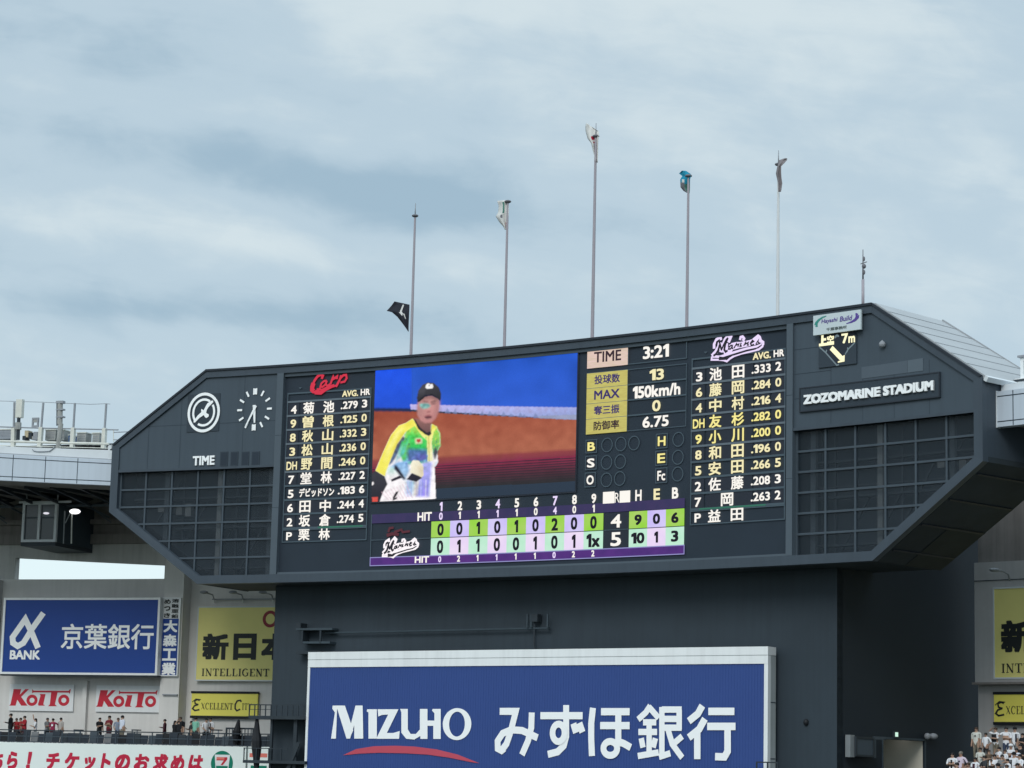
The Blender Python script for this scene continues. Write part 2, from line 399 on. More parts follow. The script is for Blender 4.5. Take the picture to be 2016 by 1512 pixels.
class MB:
    def __init__(self): self.v, self.f, self.m, self.names = [], [], [], []

    def mi(self, m):
        if m not in self.names: self.names.append(m)
        return self.names.index(m)

    def add(self, vs, fs, m):
        n = len(self.v); i = self.mi(m)
        self.v += [Vector(p) for p in vs]
        for f in fs: self.f.append(tuple(n + k for k in f)); self.m.append(i)

    def hexa(self, p, m): self.add(p, [(0, 1, 2, 3), (7, 6, 5, 4), (0, 4, 5, 1), (1, 5, 6, 2), (2, 6, 7, 3), (3, 7, 4, 0)], m)

    def box(self, c, s, m, rot=0.0):
        cx, cy, cz = c; a, b, d = s[0] / 2, s[1] / 2, s[2] / 2; cr, sr = math.cos(rot), math.sin(rot)
        q = [(x * cr - y * sr + cx, x * sr + y * cr + cy, z + cz) for z in (-d, d) for x, y in ((-a, -b), (a, -b), (a, b), (-a, b))]
        self.add(q, [(3, 2, 1, 0), (4, 5, 6, 7), (0, 1, 5, 4), (1, 2, 6, 5), (2, 3, 7, 6), (3, 0, 4, 7)], m)

    def tube(self, p0, p1, r0, m, r1=None, n=8):
        p0, p1 = Vector(p0), Vector(p1); r1 = r0 if r1 is None else r1
        d = (p1 - p0).normalized(); a = d.orthogonal().normalized(); b = d.cross(a)
        q = [p + (a * math.cos(t) + b * math.sin(t)) * r for p, r in ((p0, r0), (p1, r1)) for t in [2 * math.pi * i / n for i in range(n)]]
        self.add(q, [(i, (i + 1) % n, n + (i + 1) % n, n + i) for i in range(n)] + [tuple(range(n - 1, -1, -1)), tuple(range(n, 2 * n))], m)

    def path(self, pts, r, m, n=6):
        for a, b in zip(pts, pts[1:]): self.tube(a, b, r, m, n=n)

    def bar(self, p0, p1, w, h, m):        # rectangular bar, w across (horizontal), h up
        p0, p1 = Vector(p0), Vector(p1); d = (p1 - p0).normalized()
        s = d.cross(Vector((0, 0, 1)))
        if s.length < 1e-4: s = Vector((1, 0, 0))
        s.normalize(); t = s.cross(d)
        q = [p + s * x * w / 2 + t * y * h / 2 for p in (p0, p1) for x, y in ((-1, -1), (1, -1), (1, 1), (-1, 1))]
        self.add(q, [(3, 2, 1, 0), (4, 5, 6, 7), (0, 1, 5, 4), (1, 2, 6, 5), (2, 3, 7, 6), (3, 0, 4, 7)], m)

    def ball(self, c, r, m, nu=10, nv=6, top=1.0):
        c = Vector(c); r = r if hasattr(r, '__len__') else (r, r, r)
        q, fs = [], []
        for j in range(nv + 1):
            t = -math.pi / 2 + math.pi * top * j / nv
            for i in range(nu):
                a = 2 * math.pi * i / nu
                q.append(c + Vector((r[0] * math.cos(t) * math.cos(a), r[1] * math.cos(t) * math.sin(a), r[2] * math.sin(t))))
        for j in range(nv):
            for i in range(nu): fs.append((j * nu + i, j * nu + (i + 1) % nu, (j + 1) * nu + (i + 1) % nu, (j + 1) * nu + i))
        self.add(q, fs, m)

    def rect(self, S, l0, z0, l1, z1, off, m, th=0.0, step=1.5):
        n = max(1, int(abs(l1 - l0) / step + 0.99))
        ls = [l0 + (l1 - l0) * i / n for i in range(n + 1)]
        if th <= 0:
            q = [S.pt(l, z, off) for l in ls for z in (z0, z1)]
            self.add(q, [(2 * i, 2 * i + 2, 2 * i + 3, 2 * i + 1) for i in range(n)], m)
        else:
            q = [S.pt(l, z, o) for l in ls for o, z in ((off, z0), (off, z1), (off + th, z1), (off + th, z0))]
            fs = []
            for i in range(n):
                for k in range(4):
                    a, b = 4 * i + k, 4 * i + (k + 1) % 4; fs.append((b, a, a + 4, b + 4))
            fs += [(0, 1, 2, 3), (4 * n + 3, 4 * n + 2, 4 * n + 1, 4 * n)]
            self.add(q, fs, m)

    def frame(self, S, l0, z0, l1, z1, w, off, m, th=0.0, wl=None):
        wl = wl or w
        self.rect(S, l0, z1 - w, l1, z1, off, m, th); self.rect(S, l0, z0, l1, z0 + w, off, m, th)
        self.rect(S, l0, z0 + w, l0 + wl, z1 - w, off, m, th); self.rect(S, l1 - wl, z0 + w, l1, z1 - w, off, m, th)

    def prism(self, S, pts, off0, off1, m, side=None):   # outline in (l, z), given its real depth
        q3 = [Vector((p[0], p[1], 0)) for p in pts]; n = len(pts)
        area = sum(pts[i][0] * pts[(i + 1) % n][1] - pts[(i + 1) % n][0] * pts[i][1] for i in range(n))
        tri = tessellate_polygon([q3])
        self.add([S.pt(p[0], p[1], off0) for p in pts], tri, m)
        if off1 is not None:
            self.add([S.pt(p[0], p[1], off1) for p in pts], tri, side or m)
            a = [S.pt(p[0], p[1], off0) for p in pts]; b = [S.pt(p[0], p[1], off1) for p in pts]
            self.add(a + b, [(i, (i + 1) % n, n + (i + 1) % n, n + i) for i in range(n)], side or m)

    def bent(self, S, pts, off0, off1, m, step=1.0):      # convex outline on the curved face, cut into narrow columns
        def span(l):
            zs = []
            for (a, c), (d, e) in zip(pts, pts[1:] + pts[:1]):
                if abs(d - a) < 1e-6:
                    if abs(l - a) < 3e-5: zs += [c, e]
                elif min(a, d) - 3e-5 <= l <= max(a, d) + 3e-5: zs.append(c + (e - c) * (l - a) / (d - a))
            return min(zs), max(zs)
        ks = sorted({round(p[0], 5) for p in pts}); ls = []
        for a, c in zip(ks, ks[1:]):
            n = max(1, int((c - a) / step + .9)); ls += [a + (c - a) * i / n for i in range(n)]
        ls.append(ks[-1]); q = []
        for l in ls:
            z0, z1 = span(min(max(l, ks[0]), ks[-1])); q += [S.pt(l, z0, off0), S.pt(l, z1, off0), S.pt(l, z1, off1), S.pt(l, z0, off1)]
        fs = []; n = len(ls) - 1
        for i in range(n):
            for k in range(4):
                a, c = 4 * i + k, 4 * i + (k + 1) % 4; fs.append((c, a, a + 4, c + 4))
        fs += [(0, 1, 2, 3), (4 * n + 3, 4 * n + 2, 4 * n + 1, 4 * n)]
        self.add(q, fs, m)

    def poly(self, S, pts, off, m): self.prism(S, pts, off, None, m)

    def ppoly(self, S, pix, off, m): self.poly(S, [S.inv(x, y, off) for x, y in pix], off, m)

    def strip(self, S, top, bot, off0, off1, m, n=12):   # curved slab between two straight (l,z) edges
        q, fs = [], []
        for i in range(n + 1):
            t = i / n
            a = (top[0][0] + (top[1][0] - top[0][0]) * t, top[0][1] + (top[1][1] - top[0][1]) * t)
            b = (bot[0][0] + (bot[1][0] - bot[0][0]) * t, bot[0][1] + (bot[1][1] - bot[0][1]) * t)
            q += [S.pt(b[0], b[1], off0), S.pt(a[0], a[1], off0), S.pt(a[0], a[1], off1), S.pt(b[0], b[1], off1)]
        for i in range(n):
            for k in range(4):
                a, b = 4 * i + k, 4 * i + (k + 1) % 4; fs.append((b, a, a + 4, b + 4))
        fs += [(0, 1, 2, 3), (4 * n + 3, 4 * n + 2, 4 * n + 1, 4 * n)]
        self.add(q, fs, m)

    def text(self, S, s, l0, z0, l1, z1, off, m, bold=0.02, shear=0.0, depth=0.0):
        """lettering fitted to a rectangle; bold thickens the strokes by overprinting (em units)"""
        vs, fs, ew, eh = text_mesh(s)
        bx, bz = bold / (ew + 2 * bold), bold / (eh + 2 * bold)
        w, h = (l1 - l0) * (1 - 2 * bx), (z1 - z0) * (1 - 2 * bz)
        sx, sz = (l1 - l0) * bx, (z1 - z0) * bz
        for k, (dx, dz) in enumerate(((0, 0), (-1, -1), (1, -1), (1, 1), (-1, 1), (0, 1), (0, -1), (1, 0), (-1, 0)) if bold > .005 else ((0, 0),)):
            if k > 4 and len(vs) > 500: break
            q = lambda o: [S.pt(l0 + sx * (1 + dx) + w * x + shear * h * y, z0 + sz * (1 + dz) + h * y, o) for x, y in vs]
            self.add(q(off - .0006 * k), fs, m)
            if depth:                                     # raised letters: side walls from the outline edges
                e = {(a, c) for f in fs for a, c in zip(f, f[1:] + f[:1])}
                n = len(vs)
                self.add(q(off - .0006 * k) + q(off + depth), [(c, a, a + n, c + n) for a, c in e if (c, a) not in e], m)

    def ptext(self, S, s, x0, y0, x1, y1, off, m, bold=0.02, shear=0.0, depth=0.0):
        a, b = S.inv(x0, y0, off), S.inv(x1, y1, off); self.text(S, s, a[0], a[1], b[0], b[1], off, m, bold, shear, depth)

    def stroke(self, S, pts, w, off, m, w1=None, closed=False):
        """a flat ribbon along (l, z) points with mitred corners; the width may taper to w1"""
        n = len(pts); L_, R_ = [], []
        w1 = w if w1 is None else w1
        for i, p in enumerate(pts):
            a = pts[i - 1] if (i > 0 or closed) else p
            b = pts[(i + 1) % n] if (i < n - 1 or closed) else p
            d0 = Vector((p[0] - a[0], p[1] - a[1])); d1 = Vector((b[0] - p[0], b[1] - p[1]))
            if d0.length < 1e-9: d0 = d1
            if d1.length < 1e-9: d1 = d0
            d0.normalize(); d1.normalize(); t = d0 + d1
            if t.length < 1e-6: t = d0
            t.normalize(); nn = Vector((-t.y, t.x)); k = 1 / max(0.5, nn.dot(Vector((-d0.y, d0.x))))
            ww = (w + (w1 - w) * i / max(1, n - 1)) / 2 * k
            L_.append((p[0] + nn.x * ww, p[1] + nn.y * ww)); R_.append((p[0] - nn.x * ww, p[1] - nn.y * ww))
        q = [S.pt(a[0], a[1], off) for a in L_] + [S.pt(a[0], a[1], off) for a in R_]
        e = n if closed else n - 1
        self.add(q, [(n + i, n + (i + 1) % n, (i + 1) % n, i) for i in range(e)], m)

    def ring(self, S, c, rl, rz, w, off, m, a0=0.0, a1=2 * math.pi, n=28):
        full = a1 - a0 > 6.28
        k = n if full else n + 1
        pts = [(c[0] + rl * math.cos(a0 + (a1 - a0) * i / n), c[1] + rz * math.sin(a0 + (a1 - a0) * i / n)) for i in range(k)]
        self.stroke(S, pts, w, off, m, closed=full)

    def build(self, name, parent=None, smooth=False, **tags):
        me = bpy.data.meshes.new(name)
        base = parent.matrix_basis.translation if parent else Vector((0, 0, 0))
        if parent and parent.parent: base = base + parent.parent.matrix_basis.translation
        if parent is None and self.v:
            lo = [min(v[i] for v in self.v) for i in range(3)]; hi = [max(v[i] for v in self.v) for i in range(3)]
            org = Vector(((lo[0] + hi[0]) / 2, (lo[1] + hi[1]) / 2, lo[2]))
        else: org = base
        me.from_pydata([v - org for v in self.v], [], self.f)
        for nme in self.names: me.materials.append(MATS[nme])
        me.polygons.foreach_set('material_index', self.m)
        if smooth: me.polygons.foreach_set('use_smooth', [True] * len(self.f))
        me.validate()
        if all_solid(name):
            bm = bmesh.new(); bm.from_mesh(me); bmesh.ops.recalc_face_normals(bm, faces=bm.faces); bm.to_mesh(me); bm.free()
        o = bpy.data.objects.new(name, me); COL.objects.link(o)
        if parent: o.parent = parent
        else: o.location = org
        for k, t in tags.items(): o[k] = t
        return o


def all_solid(name): return True


def thing(name, loc, label, category, group=None):
    o = bpy.data.objects.new(name, None); COL.objects.link(o)
    o.empty_display_size = 0.3; o.location = loc
    o['label'] = label; o['category'] = category
    if group: o['group'] = group
    return o

# ================================================================== the ground
def structure(name, b):
    return b.build(name, kind='structure')


b = MB(); b.add([(-3000, -3000, 0), (3000, -3000, 0), (3000, 3000, 0), (-3000, 3000, 0)], [(0, 1, 2, 3)], 'grass')
structure('ground', b)

# ================================================================== the scoreboard
ZT, ZB, LA, LB = 23.36, 10.70, -27.02, 29.12          # top, bottom, left and right ends
CL, CR = -20.75, 22.75                                # where the corners are cut
ZE1, ZE0 = 19.10, 15.05                               # heights of the end walls
PLL, PLR, PRL, PRR = -15.80, -15.36, 17.60, 17.98     # the two pillars beside the light panel
DEP = 5.6
OCT = [(CL, ZB), (CR, ZB), (LB, ZE0), (LB, ZE1), (CR, ZT), (CL, ZT), (LA, ZE1), (LA, ZE0)]
SB = thing('scoreboard', ARC.pt(1.05, ZB), 'huge dark blue grey stadium scoreboard with cut corners and a lit video panel', 'scoreboard')

b = MB()                                              # rims round the face
RW = 0.50
b.rect(ARC, CL, ZT - 0.12, CR, ZT, -0.22, 'rim_dark', 0.5)
b.rect(ARC, CL, ZT - RW, CR, ZT - 0.12, -0.14, 'steel_frame', 0.4)
b.rect(ARC, CL, ZB, CR, ZB + RW * 0.95, -0.14, 'steel_frame', 0.5)
b.rect(ARC, PLR, ZB + RW * 0.95, PRL, ZB + RW * 1.18, -0.04, 'pillar_paint', 0.2)
b.rect(ARC, PLR, ZT - RW * 1.42, PRL, ZT - RW, -0.02, 'mullion', 0.2)
ins = [(CL + .05, ZB + RW), (CR - .05, ZB + RW), (LB - RW, ZE0 + .22), (LB - RW, ZE1 - .22), (CR - .05, ZT - RW), (CL + .05, ZT - RW), (LA + RW, ZE1 - .22), (LA + RW, ZE0 + .22)]
for i in (1, 2, 3, 5, 6, 7):
    j = (i + 1) % 8
    b.prism(ARC, [OCT[i], OCT[j], ins[j], ins[i]], -0.142 + 0.004 * i, 0.3, 'steel_frame')
for i, j in ((3, 4), (5, 6)):                         # dark drip edge on the raked tops
    p, q = OCT[i], OCT[j]; k = 0.26
    ip = (p[0] + (ins[i][0] - p[0]) * k, p[1] + (ins[i][1] - p[1]) * k); iq = (q[0] + (ins[j][0] - q[0]) * k, q[1] + (ins[j][1] - q[1]) * k)
    b.prism(ARC, [p, q, iq, ip], -0.20 + .003 * i, -0.12, 'rim_dark')
b.build('rim', SB)

b = MB()                                              # the box behind the face
b.strip(ARC, (OCT[5], OCT[4]), ((CL, ZT - .3), (CR, ZT - .3)), 0.3, DEP, 'rim_dark', 30)
b.rect(ARC, CL, ZB + .03, CR, ZB + .25, 0.3, 'soffit', DEP - .3)
b.rect(ARC, LA + .02, ZE0, LA + .25, ZE1, 0.3, 'steel_frame', DEP - .3)
b.rect(ARC, LB - .25, ZE0, LB - .02, ZE1, 0.3, 'steel_frame', DEP - .3)
b.rect(ARC, PLL, ZB + .25, PRR, ZT - .3, DEP - .6, 'interior', .4)
b.rect(ARC, PLL, ZB + .25, PLL + .2, ZT - .3, 0.35, 'interior', DEP - 1)
b.rect(ARC, PRR - .2, ZB + .25, PRR, ZT - .3, 0.35, 'interior', DEP - 1)
for s0, s1 in ((LA + .1, PLL - .01), (PRR + .01, LB - .1)):
    lo = 1 if s0 > 0 else 0
    pts = [(s0, ZB + .3), (s1, ZB + .3), (s1, ZT - .35), (s0, ZT - .35)]
    if lo: pts = [(PRR + .01, ZB + .3), (CR, ZB + .3), (LB - .3, ZE0), (LB - .3, ZE1 - .1), (CR, ZT - .35), (PRR + .01, ZT - .35)]
    else: pts = [(PLL - .01, ZB + .3), (PLL - .01, ZT - .35), (CL, ZT - .35), (LA + .3, ZE1 - .1), (LA + .3, ZE0), (CL, ZB + .3)]
    b.bent(ARC, pts, 2.4, 2.6, 'interior')
    b.bent(ARC, pts, DEP - .2, DEP, 'rim_dark')
b.build('casing', SB)

for (p, q) in ((OCT[1], OCT[2]), (OCT[7], OCT[0])):   # raked undersides
    b = MB(); dz = .26
    b.strip(ARC, ((p[0], p[1] + dz), (q[0], q[1] + dz)), (p, q), 0.32, DEP + .1, 'soffit', 6)
    d = Vector((q[0] - p[0], q[1] - p[1])); u = d.normalized(); nn = Vector((u.y, -u.x))
    for t in (.12, .38, .63, .88):                    # ribs across the underside
        c = (p[0] + d.x * t, p[1] + d.y * t)
        b.prism(ARC, [c, (c[0] + u.x * .12, c[1] + u.y * .12), (c[0] + u.x * .12 + nn.x * .06, c[1] + u.y * .12 + nn.y * .06), (c[0] + nn.x * .06, c[1] + nn.y * .06)], .4, DEP, 'rim_dark')
    if d.x > 0: b.strip(ARC, ((p[0] + nn.x * .02, p[1] + nn.y * .02), (p[0] + d.x * .40 + nn.x * .02, p[1] + d.y * .40 + nn.y * .02)), ((p[0] + nn.x * .03, p[1] + nn.y * .03), (p[0] + d.x * .40 + nn.x * .03, p[1] + d.y * .40 + nn.y * .03)), 2.6, DEP + .05, 'soffit_olive_cast', 4)  # strip that paints the olive light cast on the right underside
    b.build('soffit', SB)

for (p, q) in ((OCT[3], OCT[4]), (OCT[6], OCT[5])):   # pale metal roofs on the raked tops
    b = MB()
    d = Vector((q[0] - p[0], q[1] - p[1])); u = d.normalized(); sgn = 1 if d.x < 0 else -1
    nn = Vector((u.y, -u.x)) * sgn
    lift = lambda t, h: (p[0] + d.x * t + nn.x * h, p[1] + d.y * t + nn.y * h)
    b.strip(ARC, (lift(-.04, .06), lift(.985, .06)), (lift(-.04, -.10), lift(.985, -.10)), -0.06, DEP + .1, 'roof_metal', 10)
    for k in range(1, 7):                             # standing seams
        t = k / 7
        b.prism(ARC, [lift(t, .06), lift(t + .008, .06), lift(t + .008, .08), lift(t, .08)], -0.05, DEP + .08, 'roof_seam')
    b.prism(ARC, [lift(-.045, .09), lift(-.02, .09), lift(-.02, -.16), lift(-.045, -.16)], -0.1, DEP + .12, 'fascia_trim')
    b.strip(ARC, (lift(.02, .08), lift(.985, .13)), (lift(.02, -.05), lift(.985, .0)), DEP + .1, DEP + .2, 'roof_seam', 10)
    b.build('roof', SB)

for l0, l1 in ((PLL, PLR), (PRL, PRR)):
    b = MB()
    b.rect(ARC, l0, ZB + RW * .95 + .002, l1, ZT - RW - .002, -0.15, 'pillar_paint', .5)
    for z in (15.0, 19.2): b.rect(ARC, l0, z, l1, z + .03, -0.153, 'seam')
    b.build('pillar', SB)

ZG = 17.40                                            # top of the glazed part of the wings
Lw = [(LA + RW, ZG), (PLL, ZG), (PLL, ZT - RW), (CL + .05, ZT - RW), (LA + RW, ZE1 - .22)]
Rw = [(PRR, ZG), (LB - RW, ZG), (LB - RW, ZE1 - .22), (CR - .05, ZT - RW), (PRR, ZT - RW)]


def zroof(l):                                         # inner edge of the raked rim above l
    if l < CL: return ZE1 - .22 + (l - LA - RW) / (CL - LA - RW) * (ZT - RW - ZE1 + .22)
    if l > CR: return ZE1 - .22 + (LB - RW - l) / (LB - RW - CR) * (ZT - RW - ZE1 + .22)
    return ZT - RW


def zfloor(l):
    if l < CL: return ZE0 + .22 + (l - LA - RW) / (CL - LA - RW) * (ZB + RW - ZE0 - .22)
    if l > CR: return ZE0 + .22 + (LB - RW - l) / (LB - RW - CR) * (ZB + RW - ZE0 - .22)
    return ZB + RW


for pts, side in ((Lw, 0), (Rw, 1)):
    b = MB()
    b.bent(ARC, pts, -0.02, 0.25, 'cladding')
    x0, x1 = min(p[0] for p in pts), max(p[0] for p in pts)
    b.rect(ARC, x0, ZG, x1, ZG + .14, -0.10, 'steel_frame', .3)
    if side:
        n = 0
        for z in (19.0, 20.25, 21.5):                 # panel joints
            b.rect(ARC, x0 + .02, z, min(x1, 20.2), z + .035, -0.026, 'seam')
        for l in (20.2, 22.1, 23.95, 26.0):
            b.rect(ARC, l, ZG + .14, l + .03, min(zroof(l) - .05, 20.2 if l > 22 else 30), -0.0265, 'seam')
        b.bent(ARC, [A(1697, 723.5), A(1787, 710), A(1787, 734), A(1697, 746)], -0.036, -0.022, 'cladding_new')
        b.bent(ARC, [A(1787.6, 710), A(1818, 705), A(1818, 730), A(1787.6, 734)], -0.038, -0.022, 'cladding_pale')
        b.ball(ARC.at(1737, 678, -.15), .17, 'grey_steel'); b.tube(ARC.at(1737, 678, -.15), ARC.at(1737, 672, .0), .07, 'grey_steel')
    else:
        for l in (-24.6, -22.4, -18.1):
            b.rect(ARC, l, ZG + .14, l + .03, zroof(l) - .05, -0.026, 'seam')
        b.rect(ARC, x0 + 1.3, 20.1, x1, 20.13, -0.0265, 'seam')
    b.build('cladding', SB)
    # glazed wing: mullion grid with the gantry steel seen behind it
    b = MB(); g = MB(); w = 0.11
    N = 6
    if side: verts = [x0 + (x1 - x0) * i / N for i in range(N + 1)]
    else: verts = [x1 - (x1 - x0) * i / N for i in range(N + 1)]
    zs = [ZG - (ZG - ZB - RW) * i / 6 for i in range(1, 6)]
    for i, l in enumerate(verts):
        l_ = min(max(l, x0 + .06), x1 - .06)
        b.rect(ARC, l_ - w / 2, zfloor(l_) - .03, l_ + w / 2, ZG, .16, 'mullion', .14)
    for z in zs:                                      # transoms stop at the raked rim
        a, c = x0, x1
        if z < ZE0 + .22:
            t = (z - ZB - RW) / (ZE0 + .22 - ZB - RW)
            if side: c = CR + (LB - RW - CR) * t
            else: a = CL - (CL - LA - RW) * t
        b.rect(ARC, a, z - w / 2, c, z + w / 2, .155, 'mullion', .16)
    b.build('mullion_grid', SB)
    b = MB()
    gp = [(PRR, ZB + RW - .02), (CR - .05, ZB + RW - .02), (LB - RW + .02, ZE0 + .2), (LB - RW + .02, ZG), (PRR, ZG)] if side else [(LA + RW - .02, ZE0 + .2), (CL + .05, ZB + RW - .02), (PLL, ZB + RW - .02), (PLL, ZG), (LA + RW - .02, ZG)]
    b.bent(ARC, gp, .232, .240, 'smoked_glass'); b.build('window_pane', SB)
    for k, l in enumerate((x0 + .8, x0 + 4.75, x0 + 8.9) if side else (x1 - .55, x1 - 4.05, x1 - 7.7)):
        zf = zfloor(l)
        g.rect(ARC, l - .15, zf, l + .15, ZG, .50 + .03 * k, 'gantry' if k == 1 else 'pillar_paint', .2)
        g.rect(ARC, l + .42, zf + .2, l + .54, ZG, 1.7, 'mullion', .1)
    for z in (ZB + 1.0, ZB + 3.4, ZB + 5.2):          # catwalks inside
        a, c = (x0, CR + 1.0) if side else (CL - 1.0, x1)
        if z > ZB + 3: a, c = x0 + .2, x1 - .2
        if z > ZB + 3 and z < ZE0: a, c = (x0, LB - 3.2) if side else (LA + 3.2, x1)
        g.rect(ARC, a, z, c, z + .10, 1.5, 'mullion', .6)
        g.rect(ARC, a, z + .55, c, z + .60, 1.52, 'mullion', .05)
    for k in range(5):                                # braces
        l = x0 + 1.5 + 1.9 * k
        za = max(zfloor(l), zfloor(l + 1.6)) + .3
        g.bar(ARC.pt(l, za, 2.0), ARC.pt(l + 1.6, min(za + 2.6, ZG), 2.0), .09, .09, 'mullion')
    l = (LB - 3.3) if side else (LA + 2.8)
    for k in range(4): g.rect(ARC, l + k * .62 - .3, 15.15 - .1 * k, l + k * .62 + .1, 15.5 + .1 * (k % 2), 1.3, 'gantry', .3)
    g.build('gantry', SB)

# ---- the light panel between the pillars
LED = -0.0
b = MB()
b.rect(ARC, PLR, ZB + RW * 1.18 - .02, PRL, ZT - RW * 1.42 + .02, .12, 'led_black', .2)
LEDWALL = b.build('led_wall', SB)
E_ = 0.045                                            # contents lie just proud of the wall
DIG = 0.022


def zmean(pts): return sum(A(*p)[1] for p in pts) / len(pts)


def lineup(rows, l0, l1, zhead, z1, zp, zpb, pitcher, name, logo, right):
    """one team's batting order: thin frame, ten rows, position, two name characters, average, home runs"""
    b = MB(); o = E_
    dz = (z1 - zp) / 9
    W = l1 - l0
    hw = .045
    b.rect(ARC, l0, zhead - hw, l1, zhead + hw, o, 'led_line_dim'); b.rect(ARC, l0, zp + .05, l0 + .07, zhead - hw, o, 'led_line_dim')
    b.rect(ARC, l1 - .07, zp + .05, l1, zhead - hw, o, 'led_line_dim')
    for i in range(10):
        z = z1 - dz * i
        b.rect(ARC, l0, z - .055, l1, z + .055, o - .002, ('led_line' if i < 6 else 'led_line_dim') if i < 9 else 'led_line_dim')
        if i < 9 and i != 6:
            b.rect(ARC, l0 + .08, z - dz + .06, l0 + W * .145, z - .06, o + .03, 'led_cell'); b.rect(ARC, l0 + W * .165, z - dz + .06, l0 + W * .655, z - .06, o + .03, 'led_cell')
            b.rect(ARC, l0 + W * .675, z - dz + .06, l0 + W * .835, z - .06, o + .03, 'led_cell'); b.rect(ARC, l0 + W * .855, z - dz + .06, l1 - .09, z - .06, o + .03, 'led_cell')
    a0 = .30 if right else .22
    b.rect(ARC, l0 + W * .42 if not right else l0 + W * .1, zp - .045, l0 + W * (.95 if not right else .8), zp + .045, o - .006, 'led_green_line')
    b.frame(ARC, l0, zpb, l1, zp - .06, .06, o, 'led_line_dim')
    b.text(ARC, 'AVG.', l0 + W * .655, z1 + .10, l0 + W * .845, z1 + .46, o - .01, 'led_warm', .03)
    b.text(ARC, 'HR', l0 + W * .875, z1 + .12, l0 + W * .985, z1 + .48, o - .01, 'led_white', .03)
    tint = ['led_white', 'led_warm', 'led_warm', 'led_warm', 'led_warm', 'led_white', 'led_white', 'led_white', 'led_white', 'led_white'] if not right else \
           ['led_white', 'led_warm', 'led_warm', 'led_yellow', 'led_yellow', 'led_warm', 'led_warm', 'led_white', 'led_white', 'led_white']
    for i, (pos, nm, avg, hr) in enumerate(rows + [('P', pitcher, '', '')]):
        zt = (z1 - dz * i - .055) if i < 9 else zp - .06
        h = (dz - .11) if i < 9 else zp - zpb - .14
        zb = zt - h; m = tint[i]
        pw = .105 if len(pos) > 1 else .068
        b.text(ARC, pos, l0 + W * (.085 - pw / 2 - (.01 if len(pos) > 1 else 0)), zb + h * .08, l0 + W * (.085 + pw / 2 + (.01 if len(pos) > 1 else 0)), zb + h * .76, o - .011, m, DIG)
        if len(nm) > 2: b.text(ARC, nm, l0 + W * .185, zb + h * .12, l0 + W * .60, zb + h * .84, o - .011, m, .03)
        elif len(nm) == 1: b.text(ARC, nm, l0 + W * .33, zb + h * .02, l0 + W * .46, zb + h * .97, o - .011, m, DIG)
        else:
            for c, x in zip(nm, (.195, .435)): b.text(ARC, c, l0 + W * x, zb + h * .02, l0 + W * (x + .132), zb + h * .98, o - .011, m, DIG)
        if avg:
            b.text(ARC, avg, l0 + W * .645, zb + h * .22, l0 + W * .845, zb + h * .84, o - .012, m, DIG)
            b.text(ARC, hr, l0 + W * .895, zb + h * .24, l0 + W * .957, zb + h * .88, o - .013, m, DIG)
    logo(b, o)
    for s in (1, -1): b.poly(ARC, [(l0 + W * .13, zhead + .95 + s * .62), (l0 + W * .17, zhead + .95 + s * .62), (l0 + W * .15, zhead + .95 + s * .72)], o, 'led_line_dim')
    return b.build(name, SB)


def script_logo(b, pix, polys, off):
    """cursive team lettering drawn as ribbons; pix = [(material, width m, taper m, pixel points)]"""
    for k, (m, w, w1, pts) in enumerate(pix):
        b.stroke(ARC, [A(x, y, off) for x, y in pts], w, off - .0015 * k, m, w1)


def Z(x0, y0, s): return lambda pts: [(x0 + x / s, y0 + y / s) for x, y in pts]


def carp_logo(b, o):
    z = Z(500, 690, 8.4); r = 'led_red'
    o -= .02
    S = [
        (r, .16, .16, z([(1120, 470), (1140, 420), (1100, 400), (1050, 430), (1000, 500), (965, 590), (958, 650), (975, 685), (1010, 690), (1060, 660)])),
        (r, .30, .26, z([(985, 540), (965, 600), (962, 650), (990, 675)])),
        (r, .12, .12, z([(1205, 500), (1160, 505), (1115, 545), (1100, 590), (1130, 605), (1180, 565), (1205, 505)])), (r, .12, .11, z([(1205, 500), (1190, 560), (1215, 585), (1260, 555)])),
        (r, .13, .15, z([(1265, 560), (1300, 460), (1310, 430), (1315, 470), (1350, 450), (1375, 430), (1370, 475)])),
        (r, .16, .14, z([(1355, 600), (1390, 540), (1425, 470), (1445, 410)])), (r, .14, .12, z([(1420, 470), (1480, 410), (1525, 405), (1535, 460), (1500, 515), (1430, 530)])),
        (r, .10, .10, z([(1060, 660), (1120, 590)])),
        (r, .26, .10, z([(1010, 690), (1110, 700), (1190, 645), (1290, 600), (1370, 580)])),
        (r, .12, .10, z([(1040, 640), (1130, 650), (1240, 590), (1330, 570)])),
    ]
    script_logo(b, S, [], o)


